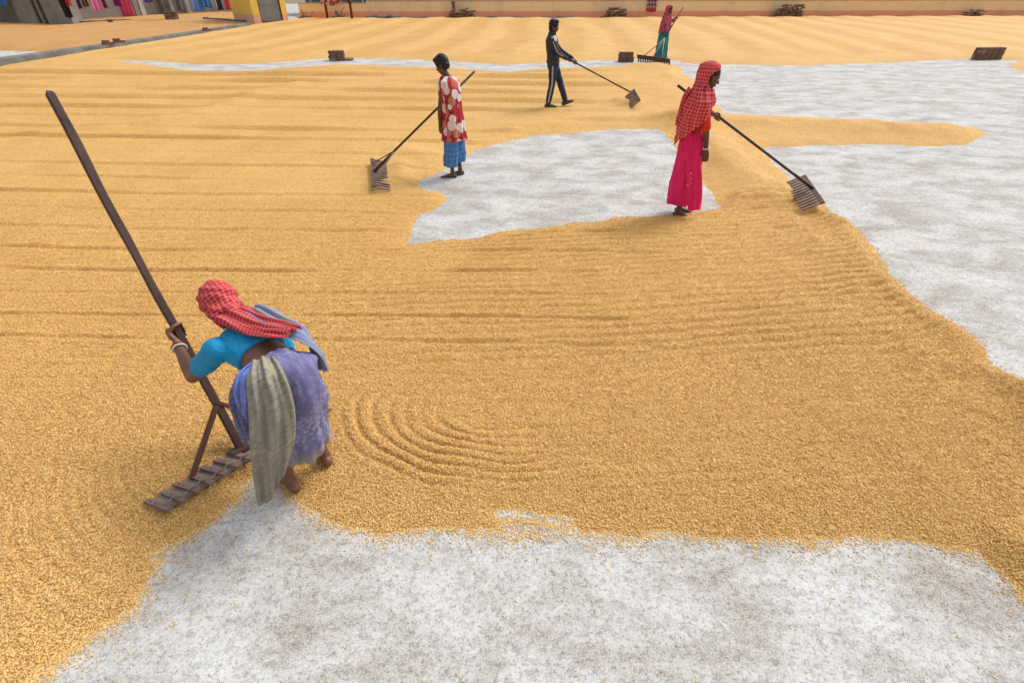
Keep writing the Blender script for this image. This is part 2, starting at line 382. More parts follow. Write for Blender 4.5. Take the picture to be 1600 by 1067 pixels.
def build_loose_grains(count=640000):
    rs = np.random.RandomState(5)
    v = rs.uniform(-215, 700, count); u = rs.uniform(-1.35, 1.35, count)
    # a second helping along the foreground, where single grains show
    a = PITCH + np.arctan(v/FPX); d = CAM_H/np.tan(a); x = (d*CP+CAM_H*SP)*u; y = d
    sd = edge_sd(x, y); z = grain_height(x, y, sd)
    pr = np.where(sd > 0, np.minimum(1, 0.75+sd/0.10), 0.75*np.exp(sd/0.022)+0.05*np.exp(sd/0.09)+0.0006)
    k = rs.rand(count) < pr
    x, y, z = x[k], y[k], np.maximum(z[k], 0); n = len(x)
    z = z + 0.0015 + np.where(sd[k] > 0.03, rs.rand(n)*0.004, 0)
    rot = np.stack([rs.uniform(-.3, .3, n), rs.uniform(-.45, .45, n)*(sd[k] > 0.03), rs.uniform(0, 6.283, n)], 1)
    scl = rs.uniform(0.8, 1.25, n)
    me = bpy.data.meshes.new('loose_grains'); me.vertices.add(n)
    me.vertices.foreach_set('co', np.stack([x, y, z], 1).ravel())
    at = me.attributes.new('rot', 'FLOAT_VECTOR', 'POINT'); at.data.foreach_set('vector', rot.ravel().astype(np.float32))
    at = me.attributes.new('scl', 'FLOAT', 'POINT'); at.data.foreach_set('value', scl.astype(np.float32)); me.update()
    o = bpy.data.objects.new('loose_grains', me); COL.objects.link(o); o['kind'] = 'stuff'
    g = bpy.data.node_groups.new('grains', 'GeometryNodeTree')
    g.interface.new_socket('Geometry', in_out='INPUT', socket_type='NodeSocketGeometry'); g.interface.new_socket('Geometry', in_out='OUTPUT', socket_type='NodeSocketGeometry')
    ns, ls = g.nodes, g.links
    gi, go = ns.new('NodeGroupInput'), ns.new('NodeGroupOutput')
    mp = ns.new('GeometryNodeMeshToPoints'); ls.new(gi.outputs[0], mp.inputs[0])
    ic = ns.new('GeometryNodeMeshIcoSphere'); ic.inputs['Radius'].default_value = 1; ic.inputs['Subdivisions'].default_value = 1
    tf = ns.new('GeometryNodeTransform'); tf.inputs['Scale'].default_value = (0.0072, 0.0023, 0.0021); ls.new(ic.outputs[0], tf.inputs[0])
    sm = ns.new('GeometryNodeSetMaterial'); sm.inputs['Material'].default_value = M['husk']; ls.new(tf.outputs[0], sm.inputs[0])
    sh = ns.new('GeometryNodeSetShadeSmooth'); ls.new(sm.outputs[0], sh.inputs[0])
    ip = ns.new('GeometryNodeInstanceOnPoints'); ls.new(mp.outputs[0], ip.inputs['Points']); ls.new(sh.outputs[0], ip.inputs['Instance'])
    na = ns.new('GeometryNodeInputNamedAttribute'); na.data_type = 'FLOAT_VECTOR'; na.inputs[0].default_value = 'rot'
    nb = ns.new('GeometryNodeInputNamedAttribute'); nb.data_type = 'FLOAT'; nb.inputs[0].default_value = 'scl'
    er = ns.new('FunctionNodeEulerToRotation'); ls.new(na.outputs[0], er.inputs[0]); ls.new(er.outputs[0], ip.inputs['Rotation'])
    ls.new(nb.outputs[0], ip.inputs['Scale']); ls.new(ip.outputs[0], go.inputs[0])
    md = o.modifiers.new('grains', 'NODES'); md.node_group = g
    return o

M = {}
def make_yard_materials():
    # raked paddy: straw gold husks, the shade of the gaps between them painted dark
    m, ns, ls, b = nodes('paddy'); M['grain'] = m
    ge = N(ns, 'ShaderNodeNewGeometry')
    n1 = N(ns, 'ShaderNodeTexNoise', Scale=75.0, Detail=3.0, Roughness=0.6, Distortion=1.6); ls.new(ge.outputs['Position'], n1.inputs['Vector'])
    nb = N(ns, 'ShaderNodeTexNoise', Scale=30.0, Detail=2.0, Roughness=0.5, Distortion=2.2); ls.new(ge.outputs['Position'], nb.inputs['Vector'])
    hh = math_(ns, ls, 'ADD', math_(ns, ls, 'MULTIPLY', n1.outputs[0], 0.55), math_(ns, ls, 'MULTIPLY', nb.outputs[0], 0.45))
    r1 = ramp(ns, [(0.35, (0.38, 0.195, 0.052)), (0.45, (0.61, 0.350, 0.102)), (0.54, (0.73, 0.455, 0.158)), (0.66, (0.80, 0.555, 0.235))]); ls.new(hh, r1.inputs[0])
    n2 = N(ns, 'ShaderNodeTexNoise', Scale=1.1, Detail=5.0, Roughness=0.6); ls.new(ge.outputs['Position'], n2.inputs['Vector'])
    r2 = ramp(ns, [(0.3, (0.90, 0.86, 0.80)), (0.7, (1.0, 1.0, 1.0))]); ls.new(n2.outputs[0], r2.inputs[0])
    c = mixc(ns, ls, 1.0, r1.outputs[0], r2.outputs[0], 'MULTIPLY')
    tu = N(ns, 'ShaderNodeAttribute', attribute_name='lane_tone')
    c = mixc(ns, ls, tu.outputs['Fac'], mixc(ns, ls, 1.0, c, (0.89, 0.83, 0.71), 'MULTIPLY'), c)
    at = N(ns, 'ShaderNodeAttribute', attribute_name='batch')
    c2 = mixc(ns, ls, at.outputs['Fac'], c, mixc(ns, ls, 1.0, c, (0.84, 0.76, 0.82), 'MULTIPLY'))
    ls.new(c2, b.inputs['Base Color']); b.inputs['Roughness'].default_value = 0.75; b.inputs['Specular IOR Level'].default_value = 0.25
    bp = N(ns, 'ShaderNodeBump', Strength=0.7, Distance=0.014); ls.new(hh, bp.inputs['Height'])
    n3 = N(ns, 'ShaderNodeTexNoise', Scale=18.0, Detail=3.0); ls.new(ge.outputs['Position'], n3.inputs['Vector'])
    bp2 = N(ns, 'ShaderNodeBump', Strength=0.35, Distance=0.02); ls.new(n3.outputs[0], bp2.inputs['Height']); ls.new(bp.outputs[0], bp2.inputs['Normal'])
    ls.new(bp2.outputs[0], b.inputs['Normal'])
    # single husks
    m, ns, ls, b = nodes('husk'); M['husk'] = m
    oi = N(ns, 'ShaderNodeObjectInfo'); r = ramp(ns, [(0.0, (0.46, 0.235, 0.060)), (0.35, (0.74, 0.45, 0.145)), (1.0, (0.88, 0.63, 0.28))])
    ls.new(oi.outputs['Random'], r.inputs[0]); ls.new(r.outputs[0], b.inputs['Base Color']); b.inputs['Roughness'].default_value = 0.6
    b.inputs['Specular IOR Level'].default_value = 0.3
    # limewashed concrete: chalk white film worn through to grey brown cement, specked
    m, ns, ls, b = nodes('yard_concrete'); M['concrete'] = m
    ge = N(ns, 'ShaderNodeNewGeometry'); mp = N(ns, 'ShaderNodeMapping'); mp.inputs['Rotation'].default_value = (0, 0, 0.25); mp.inputs['Scale'].default_value = (0.75, 1.15, 1)
    ls.new(ge.outputs['Position'], mp.inputs[0])
    a1 = N(ns, 'ShaderNodeTexNoise', Scale=1.9, Detail=10.0, Roughness=0.76, Distortion=0.3); ls.new(mp.outputs[0], a1.inputs['Vector'])
    ra = ramp(ns, [(0.35, (0.345, 0.30, 0.26)), (0.45, (0.43, 0.405, 0.375)), (0.54, (0.55, 0.545, 0.53)), (0.65, (0.63, 0.635, 0.63))]); ls.new(a1.outputs[0], ra.inputs[0])
    a2 = N(ns, 'ShaderNodeTexNoise', Scale=26.0, Detail=6.0, Roughness=0.75, Distortion=0.35); ls.new(ge.outputs['Position'], a2.inputs['Vector'])
    rb = ramp(ns, [(0.40, (0.60, 0.57, 0.535)), (0.52, (1, 1, 1))]); ls.new(a2.outputs[0], rb.inputs[0])
    c = mixc(ns, ls, 0.75, ra.outputs[0], rb.outputs[0], 'MULTIPLY')
    a3 = N(ns, 'ShaderNodeTexNoise', Scale=70.0, Detail=4.0, Roughness=0.7); ls.new(ge.outputs['Position'], a3.inputs['Vector'])
    rc = ramp(ns, [(0.36, (0.30, 0.27, 0.25)), (0.47, (1, 1, 1))]); ls.new(a3.outputs[0], rc.inputs[0])
    c = mixc(ns, ls, 0.6, c, rc.outputs[0], 'MULTIPLY')
    a4 = N(ns, 'ShaderNodeTexNoise', Scale=130.0, Detail=2.0); ls.new(ge.outputs['Position'], a4.inputs['Vector'])
    rd = ramp(ns, [(0.54, (0, 0, 0)), (0.64, (1, 1, 1))]); ls.new(a4.outputs[0], rd.inputs[0])
    c = mixc(ns, ls, math_(ns, ls, 'MULTIPLY', rd.outputs[0], 0.6), c, (0.68, 0.68, 0.67))
    ls.new(c, b.inputs['Base Color']); b.inputs['Roughness'].default_value = 0.85; b.inputs['Specular IOR Level'].default_value = 0.2
    bp = N(ns, 'ShaderNodeBump', Strength=0.25, Distance=0.006); ls.new(a2.outputs[0], bp.inputs['Height']); ls.new(bp.outputs[0], b.inputs['Normal'])
    M['earth'] = simple('earth', (0.30, 0.22, 0.15), (0.20, 0.15, 0.10), 0.6, 0.95)
make_yard_materials()

mb = MB(); mb.add([(-400, -60, -0.06), (400, -60, -0.06), (400, 900, -0.06), (-400, 900, -0.06)], [(0, 1, 2, 3)]); struct(mb.obj('ground', M['earth']))
mb = MB(); mb.abox(-75, 75, -6, 62, -0.05, 0.0); struct(mb.obj('concrete_floor', M['concrete']))
build_grain()
build_loose_grains()
# ------------------------------------------------------------------ the far side: boundary wall, gatehouse, sheds, washing, bricks
def wall_mat(name, hi, lo, split, stain=(0.42, 0.33, 0.25)):
    """painted render in two colours with a line at height `split`, streaked and rubbed"""
    m, ns, ls, b = nodes(name)
    ge = N(ns, 'ShaderNodeNewGeometry'); sx = N(ns, 'ShaderNodeSeparateXYZ'); ls.new(ge.outputs['Position'], sx.inputs[0])
    nz = N(ns, 'ShaderNodeTexNoise', Scale=3.0, Detail=6.0, Roughness=0.7); ls.new(ge.outputs['Position'], nz.inputs['Vector'])
    e = math_(ns, ls, 'ADD', sx.outputs[2], math_(ns, ls, 'MULTIPLY', nz.outputs[0], 0.02))
    c = mixc(ns, ls, math_(ns, ls, 'LESS_THAN', e, split+0.01), hi, lo)
    mp = N(ns, 'ShaderNodeMapping'); mp.inputs['Scale'].default_value = (0.6, 0.6, 0.35); ls.new(ge.outputs['Position'], mp.inputs[0])
    s = N(ns, 'ShaderNodeTexNoise', Scale=1.4, Detail=7.0, Roughness=0.7); ls.new(mp.outputs[0], s.inputs['Vector'])
    r = ramp(ns, [(0.5, (0, 0, 0)), (0.75, (0.5, 0.5, 0.5))]); ls.new(s.outputs[0], r.inputs[0])
    c = mixc(ns, ls, r.outputs[0], c, stain)
    ls.new(c, b.inputs['Base Color']); b.inputs['Roughness'].default_value = 0.9
    bp = N(ns, 'ShaderNodeBump', Strength=0.3, Distance=0.02); ls.new(nz.outputs[0], bp.inputs['Height']); ls.new(bp.outputs[0], b.inputs['Normal'])
    return m
M['wall'] = wall_mat('boundary_paint', (0.88, 0.66, 0.40), (0.87, 0.38, 0.255), 0.40)
M['yellow'] = wall_mat('gatehouse_paint', (0.80, 0.55, 0.10), (0.72, 0.42, 0.28), 0.45)
M['cap'] = simple('coping', (0.50, 0.36, 0.24), (0.38, 0.29, 0.21), 2.0)
M['cement'] = simple('old_cement', (0.34, 0.32, 0.29), (0.20, 0.185, 0.17), 1.3, 0.9, 0.3, 9)
M['cement_dark'] = simple('weathered_cement', (0.22, 0.21, 0.20), (0.11, 0.105, 0.10), 1.6, 0.9, 0.4, 10)
M['kerb'] = simple('kerb_cement', (0.22, 0.22, 0.205), (0.10, 0.10, 0.095), 1.8, 0.9, 0.5, 12)
M['steel_grey'] = simple('grey_door_paint', (0.22, 0.23, 0.235), (0.18, 0.19, 0.19), 3.0, 0.6, 0.05)
M['shed'] = simple('blue_grey_sheet', (0.155, 0.18, 0.20), (0.10, 0.115, 0.13), 1.2, 0.6, 0.2)
M['pale'] = simple('pale_post', (0.55, 0.56, 0.54), (0.4, 0.4, 0.39), 2.0)
M['dkred'] = simple('oxide_red_paint', (0.13, 0.022, 0.02), (0.07, 0.018, 0.016), 4.0, 0.6)
M['tarp'] = simple('grey_tarpaulin', (0.17, 0.165, 0.165), (0.07, 0.065, 0.065), 2.5, 0.6, 0.6, 8)
M['brick'] = simple('country_brick', (0.235, 0.135, 0.095), (0.11, 0.065, 0.05), 9.0, 0.9, 0.5, 40)
M['brick_pale'] = simple('dusty_brick', (0.34, 0.235, 0.175), (0.19, 0.12, 0.09), 9.0, 0.9, 0.5, 40)
M['rubble'] = simple('rubble_grey', (0.24, 0.20, 0.17), (0.09, 0.075, 0.065), 6.0, 0.9, 0.6, 20)
M['wood_far'] = simple('old_timber', (0.20, 0.13, 0.085), (0.10, 0.065, 0.045), 3.0, 0.8, 0.3, 20, stretch=(6, 6, 1))

WA, WB = G(470, 30.0), G(1600, 27.0)           # foot of the boundary wall
wd = (WB-WA).normalized(); wnrm = V(wd.y, -wd.x, 0)  # points to the yard
def on_wall(px, off=0.0, z=0.0):               # a point on the wall's line under a pixel column
    r = ray(px, 28); a = WA - wnrm*0.0
    t = (a.x*wd.y - a.y*wd.x)/(r.x*wd.y - r.y*wd.x)
    p = V(r.x*t, r.y*t, 0) + wnrm*off; p.z = z
    return p
def wallrun(name, p0, p1, h, th, mat, parent, z0=-0.04):
    d = (p1-p0).normalized(); nrm = V(d.y, -d.x, 0); mb = MB()
    c = (p0+p1)/2 - nrm*th/2; L = (p1-p0).length
    mb.box(V(c.x, c.y, (h+z0)/2), d*L/2, nrm*th/2, V(0, 0, (h-z0)/2))
    return mb.obj(name, mat, parent)
bw = thing('boundary_wall', 'long low cream wall with a salmon painted foot along the far side of the yard', 'wall', tuple(WA))
pL = on_wall(575)
wallrun('wall_panel', WA, pL, 0.84, 0.22, M['wall'], bw)
wallrun('wall_panel', pL, WA+wd*75, 0.965, 0.22, M['wall'], bw)
for p0, p1, h in ((WA, pL, 0.84), (pL, WA+wd*75, 0.965)):
    d = wd; mb = MB(); c = (p0+p1)/2 - wnrm*0.11; L = (p1-p0).length
    mb.box(V(c.x, c.y, h+0.025), d*(L/2-0.01), wnrm*0.135, V(0, 0, 0.023)); mb.obj('coping', M['cap'], bw)

# grey shed beyond the wall
s0 = on_wall(440, -6.0); sh = thing('long_shed', 'long blue grey shed with pale posts behind the cream wall', 'shed', tuple(s0))
e0, e1 = s0, s0+wd*24
wallrun('shed_wall', e0, e1, 3.0, 0.15, M['shed'], sh)
for k in range(13):
    c = e0+wd*(0.4+1.95*k)+wnrm*0.06; mb = MB(); mb.box(V(c.x, c.y, 1.5), wd*0.06, wnrm*0.055, V(0, 0, 1.5)); mb.obj('shed_post', M['pale'], sh)
mb = MB(); c = (e0+e1)/2; mb.box(V(c.x, c.y, 3.12), wd*12.4, wnrm*1.6, V(0, 0, 0.07)); mb.obj('roof', M['cement_dark'], sh)

# yellow gatehouse
ga, gb = G(399, 38.2), G(452, 35.2); gd = (gb-ga).normalized(); gn = V(gd.y, -gd.x, 0); gl = (gb-ga).length
gh = thing('gatehouse', 'small yellow gatehouse with a pink foot and a grey door', 'gatehouse', tuple(ga))
def gbox(name, x0, x1, o0, o1, z0, z1, mat, parent=gh):
    mb = MB(); c = ga+gd*(x0+x1)/2+gn*(o0+o1)/2
    mb.box(V(c.x, c.y, (z0+z1)/2), gd*(x1-x0)/2, gn*(o1-o0)/2, V(0, 0, (z1-z0)/2)); return mb.obj(name, mat, parent)
dx0 = gl*0.20; dx1 = gl*0.84
gbox('wall', 0, dx0, -0.22, 0, -0.04, 2.7, M['yellow']); gbox('wall', dx1, gl, -0.22, 0, -0.04, 2.7, M['yellow'])
gbox('wall', dx0, dx1, -0.22, 0, 2.1, 2.7, M['yellow'])
gbox('wall', 0, 0.2, -3.0, -0.222, -0.04, 2.7, M['yellow']); gbox('wall', gl-0.2, gl, -3.0, -0.222, -0.04, 2.7, M['yellow'])
gbox('wall', 0.202, gl-0.202, -3.0, -2.8, -0.04, 2.7, M['yellow']); gbox('roof', -0.2, gl+0.2, -3.2, 0.2, 2.702, 2.84, M['cement'])
dr = gbox('door', dx0+0.055, dx1-0.055, -0.13, -0.08, 0.10, 2.05, M['steel_grey'])
for k in range(3): gbox('door_rail', dx0+0.09, dx1-0.09, -0.078, -0.06, 0.12+0.8*k, 0.17+0.8*k, M['steel_grey'], dr)
gbox('door_frame', dx0+0.003, dx0+0.053, -0.16, -0.03, 0.05, 2.09, M['dkred']); gbox('door_frame', dx1-0.053, dx1-0.003, -0.16, -0.03, 0.05, 2.09, M['dkred'])
gbox('threshold', dx0+0.003, dx1-0.003, -0.20, 0.12, -0.02, 0.047, M['dkred']); gbox('step', 0.15, gl-0.1, 0.003, 0.20, -0.03, 0.03, M['yellow'])

# kerb of the yard, running away on the left
kp = KERB
mb = MB(); hK = [0.26, 0.26, 0.25, 0.22, 0.17, 0.15, 0.13]; rings = []
for i, p in enumerate(kp):
    d = (kp[min(i+1, 6)]-kp[max(i-1, 0)]).normalized(); n_ = V(d.y, -d.x, 0); w = 0.30; h = hK[i]
    rings.append([p+V(0, 0, -0.04), p+V(0, 0, h-0.02), p-n_*0.03+V(0, 0, h), p-n_*(w-0.03)+V(0, 0, h+0.01), p-n_*w+V(0, 0, h-0.02), p-n_*w+V(0, 0, -0.04)])
vs_ = [q for r in rings for q in r]; fs_ = []
for i in range(6):
    for k in range(5): fs_.append((i*6+k, (i+1)*6+k, (i+1)*6+k+1, i*6+k+1))
fs_ += [(0, 1, 2, 3, 4, 5), tuple(36+k for k in range(5, -1, -1))]
mb.add(vs_, fs_); struct(mb.obj('kerb', M['kerb']))

# bricks -----------------------------------------------------------------
def brick_mesh():
    mb = MB(); a, b, c = 0.122, 0.058, 0.037; e = 0.006
    vs = []
    for z in (-c, -c+e, c-e, c):
        k = e if abs(z) == c else 0
        vs += [(-a+k, -b+k, z), (a-k, -b+k, z), (a-k, b-k, z), (-a+k, b-k, z)]
    fs = [(3, 2, 1, 0), (12, 13, 14, 15)]
    for i in range(3):
        for k in range(4): fs.append((i*4+k, i*4+(k+1) % 4, (i+1)*4+(k+1) % 4, (i+1)*4+k))
    me = bpy.data.meshes.new('brick'); me.from_pydata(vs, [], fs); me.update(); return me
BR = brick_mesh(); BR.materials.append(M['brick']); BRP = brick_mesh(); BRP.materials.append(M['brick_pale'])
def brick(parent, loc, rz=0.0, rx=0.0, ry=0.0, pale=0.3, sc=1.0):
    o = bpy.data.objects.new('brick', BRP if random.random() < pale else BR); COL.objects.link(o)
    o.location = loc; o.rotation_euler = (rx, ry, rz); o.scale = (sc,)*3
    if parent: o.parent = parent
    return o
def stack(px, py, label, plan, rz, sc=1.0):
    """a neat little stack: plan = courses, each a list of (x, y, turn)"""
    base = G(px, py); z0 = hz(base.x, base.y)*0.5
    t = thing('brick_stack', label, 'bricks', (base.x, base.y, z0), 'small brick stacks on the yard'); t.rotation_euler.z = rz
    for k, course in enumerate(plan):
        for (x, y, turn) in course:
            brick(t, ((x+random.uniform(-.012, .012))*sc, (y+random.uniform(-.012, .012))*sc, (0.037+0.0755*k)*sc), turn*math.pi/2+random.uniform(-.09, .09), 0, 0, 0.12, sc)
    return t
hd = [(-0.26, -0.06, 1), (-0.13, -0.06, 1), (0.0, -0.06, 1), (0.13, -0.06, 1)]
stt = lambda xs, y=0: [(x, y, 0) for x in xs]
two = lambda xs: stt(xs, -0.065)+stt(xs, 0.065)
stack(532, 95, 'brown brick stack with a low brick at its right end, on the thin white line', [two((-0.22, 0.04, 0.30)), two((-0.23, 0.03)), two((-0.21, 0.04)), two((-0.22, 0.03))], 0.10)
stack(981, 97, 'squat brown brick stack on the white line beside the wide rake', [two((-0.2, 0.06)), two((-0.19, 0.05)), two((-0.21, 0.02)), stt((-0.2, 0.03), -.06)], -0.05)
stack(1540, 93.5, 'largest brown brick stack at the far corner of the bare white floor', [two((-0.39, -0.13, 0.13, 0.39)), two((-0.38, -0.12, 0.12, 0.38)), two((-0.38, -0.12, 0.13, 0.39)), two((-0.38, -0.13, 0.13, 0.38)), two((-0.36, -0.11, 0.14, 0.4))], 0.18, 0.98)
def heap(px0, px1, h, label, seed, off=0.45, depth=3, top=0.6):
    """bricks dumped against the wall: loose courses that step in as they rise"""
    rs = random.Random(seed); a, b = on_wall(px0, off), on_wall(px1, off); L = (b-a).length; c = (a+b)/2
    t = thing('brick_heap', label, 'bricks', (c.x, c.y, 0), 'brick heaps against the boundary wall')
    t.rotation_euler.z = math.atan2(wd.y, wd.x); n = int(h/0.078)
    for k in range(n):
        f = k/max(1, n-1); x0 = -L/2 + L*0.26*f*rs.uniform(.6, 1.3); x1 = L/2 - L*0.10*f*rs.uniform(.3, 1.4)
        for r in range(max(1, int(depth*(1-f*0.5)))):
            x = x0 + rs.uniform(0, .1)
            while x < x1:
                turn = rs.random() < 0.5; wdt = 0.13 if turn else 0.25
                if rs.random() < 0.95-0.25*f:
                    brick(t, (x+wdt/2, -0.24+r*0.2+rs.uniform(-.05, .04), 0.05+0.078*k), (math.pi/2 if turn else 0)+rs.uniform(-.3, .3), rs.uniform(-.12, .12), rs.uniform(-.12, .12), 0.55)
                x += wdt + rs.uniform(0.0, .03)
    for q in range(int(L*5)):                  # strays at its foot
        brick(t, (rs.uniform(-L*0.62, L*0.58), -0.34+rs.uniform(-.12, .05), 0.055), rs.uniform(0, 3), rs.uniform(-.3, .3), rs.uniform(-.3, .3), 0.5)
    return t
h1 = heap(697, 741, 0.66, 'brick heap by the wall with a timber stub standing out of it', 3)
heap(938, 974, 0.66, 'brick heap by the wall between a long tarpaulin roll and the hanging purple banner', 4)
heap(1196, 1243, 0.80, 'tallest and widest brick heap, near the middle of the plain stretch of cream wall', 5)
heap(1489, 1519, 0.50, 'lowest brick heap, by the wall behind the largest brick stack', 6)
p = on_wall(711, 0.42); mb = MB(); mb.tube([p, p+V(-.02, 0, .5), p+V(-.05, .02, .98)], [.11, .10, .13], 9); tag(mb.obj('timber_stub', M['wood_far']), 'upright brown timber stub stuck in a brick heap', 'post')

# loose bricks on the kerb and beside it
for px, py, lab, q in ((166, 71, 'pair of bricks on the kerb, the nearer to the camera of the two close pairs', 0), (183, 68, 'pair of bricks on the kerb, just beyond a like pair', 1), (321, 49.5, 'dark brick pair lying alone near the far end of the kerb', 2)):
    g = G(px, py, .20 if q < 2 else .15); t = thing('brick_pair', lab, 'bricks', (g.x, g.y, g.z+.012), 'bricks laid on the kerb')
    t.rotation_euler.z = random.uniform(-.3, .3)
    brick(t, (0, 0, 0.037), 0.2, 0, 0, 0); brick(t, (0.13, 0.13, 0.037), 0.5, 0, 0, 0); brick(t, (0.02, 0.02, 0.113), 0.25, 0, 0, 0)
g = G(174, 38.5); t = thing('brick_pair', 'small brick pair on the grain beyond the kerb, by a dark pipe', 'bricks', (g.x, g.y, hz(g.x, g.y)), 'bricks laid on the kerb')
brick(t, (0, 0, .037), .3, 0, 0, 0); brick(t, (.02, 0.01, .113), .35, 0, 0, 0)

# tarpaulin rolls and pipes on the ground
def roll(pts, rad, label, name='tarpaulin_roll', cat='tarpaulin', mat=None, flat=0.6, grp='tarpaulin rolls at the wall foot'):
    pts = [V(*p) for p in pts]; P2 = []; n = 14
    for i in range(n):
        f = i/(n-1)*(len(pts)-1); k = min(int(f), len(pts)-2); P2.append(lerp(pts[k], pts[k+1], f-k))
    mb = MB(); rr = []
    for i, p_ in enumerate(P2):
        r = rad*(0.75+0.5*random.random())*(0.35 if i in (0, n-1) else 1); rr.append((r*flat, r)); p_.z += r*flat*0.8
    mb.tube(P2, rr, 9, xref=V(0, 0, 1)); o = mb.obj(name, mat or M['tarp'], None, True); tag(o, label, cat, grp); return o
def wp(px, off, z=0.03):
    p_ = on_wall(px, off); return (p_.x, p_.y, z)
roll([wp(574, 1.1), wp(600, .9), wp(636, .75)], 0.22, 'widest grey tarpaulin spread low, beside the dark red posts')
roll([wp(634, .7), wp(660, .6), wp(690, .5)], 0.10, 'thin grey tarpaulin roll running up to the timber stub brick heap')
roll([wp(757, .7), wp(775, .75), wp(821, .8)], 0.13, 'tarpaulin roll at the wall foot, ending left of the walking man')
roll([wp(842, .8), wp(870, .6), wp(897, .45)], 0.12, 'straight tarpaulin roll at the wall foot, behind the walking man')
roll([wp(1264, .5), wp(1300, .5), wp(1332, .5)], 0.09, 'flat dark tarpaulin roll just right of the tallest brick heap')
roll([wp(1548, .5), wp(1575, .5), wp(1640, .5)], 0.10, 'flat dark tarpaulin roll at the wall foot, at the right edge of the view')
def gp(px, py, z=0.05):
    p_ = G(px, py); return (p_.x, p_.y, z+hz(p_.x, p_.y))
roll([gp(104, 38), gp(150, 39), gp(208, 37)], 0.035, 'dark thin pipe lying on the grain below the washing', 'pipe', 'pipe', M['cement_dark'], 1, 'dark pipes beyond the kerb')
roll([gp(318, 34), gp(335, 36), gp(396, 36.5)], 0.045, 'dark pipe lying up to the yellow gatehouse', 'pipe', 'pipe', M['cement_dark'], 1, 'dark pipes beyond the kerb')

def rubble(px0, px1, off, label, seed, n=24, h=0.3):
    rs = random.Random(seed); a, b = on_wall(px0, off), on_wall(px1, off); mb = MB()
    for k in range(n):
        f = rs.random(); c = lerp(a, b, f)+wnrm*rs.uniform(-.2, .3); r = rs.uniform(.05, .14); c.z = r*0.5+rs.random()*h*(1-abs(f-.5)*2)
        e = Matrix.Rotation(rs.uniform(0, 3), 3, 'Z') @ Matrix.Rotation(rs.uniform(0, 3), 3, 'X')
        mb.ell(c, e@V(r, 0, 0), e@V(0, r*.7, 0), e@V(0, 0, r*.55), 6, 4)
    for k in range(7):
        c = lerp(a, b, rs.random()); mb.bar((c.x, c.y, .05), (c.x+rs.uniform(-.5, .5), c.y, rs.uniform(.2, h+.35)), .025, .025)
    o = mb.obj('rubble_heap', M['rubble']); return tag(o, label, 'rubble', 'rubble heaps at the wall foot')
rubble(472, 488, .5, 'grey rubble and twigs at the foot of the wall, next to the yellow gatehouse', 1)
rubble(522, 543, .6, 'brown rubble and twigs on the ground under the pink patterned cloth', 2, 26, .4)

# pink cloth on dark red posts, and the banner on the wall
def pole(name, a, b, w, mat, label, cat, grp=None):
    t = MB(); t.tube([a, b], w, 10); o = t.obj(name, mat, None, True); return tag(o, label, cat, grp)
q1, q2 = on_wall(517.5, .9), on_wall(557.5, 1.4)
pole('post', q1, q1+V(0, 0, 2.0), .075, M['dkred'], 'dark red post holding the pink patterned cloth', 'post', 'dark red posts by the wall')
pt = thing('post', 'dark red post with a clamp ring, right of the pink cloth', 'post', tuple(q2), 'dark red posts by the wall')
t = MB(); t.tube([q2, q2+V(0, 0, 2.3)], .075, 10); t.obj('shaft', M['dkred'], pt, True)
t = MB(); t.tube([q2+V(0, 0, .93), q2+V(0, 0, 1.07)], .15, 10); t.obj('clamp', M['dkred'], pt, True)
def blotch(name, base, spots, scale, lo=0.45, hi=0.5, third=None):
    m, ns, ls, b = nodes(name); tc = N(ns, 'ShaderNodeTexCoord')
    v = N(ns, 'ShaderNodeTexVoronoi', Scale=scale); ls.new(tc.outputs['UV'], v.inputs['Vector'])
    r = ramp(ns, [(lo, (1, 1, 1)), (hi, (0, 0, 0))]); ls.new(v.outputs['Distance'], r.inputs[0])
    sp = spots
    if third:
        sx = N(ns, 'ShaderNodeSeparateXYZ'); ls.new(v.outputs['Color'], sx.inputs[0])
        sp = mixc(ns, ls, math_(ns, ls, 'GREATER_THAN', sx.outputs[0], 0.68), spots, third)
        rr = N(ns, 'ShaderNodeTexVoronoi', Scale=scale*4); ls.new(tc.outputs['UV'], rr.inputs['Vector'])
        sp = mixc(ns, ls, math_(ns, ls, 'MULTIPLY', math_(ns, ls, 'LESS_THAN', rr.outputs['Distance'], 0.28), 0.35), sp, base)
    c = mixc(ns, ls, r.outputs[0], base, sp)
    ls.new(c, b.inputs['Base Color']); b.inputs['Roughness'].default_value = 0.9
    w = N(ns, 'ShaderNodeTexNoise', Scale=25.0, Detail=4.0); ls.new(tc.outputs['UV'], w.inputs['Vector'])
    bp = N(ns, 'ShaderNodeBump', Strength=0.25, Distance=0.006); ls.new(w.outputs[0], bp.inputs['Height']); ls.new(bp.outputs[0], b.inputs['Normal'])
    return m
M['pinkprint'] = blotch('pink_print', (0.30, 0.055, 0.06), (0.72, 0.42, 0.40), 9.0, 0.42, 0.5)
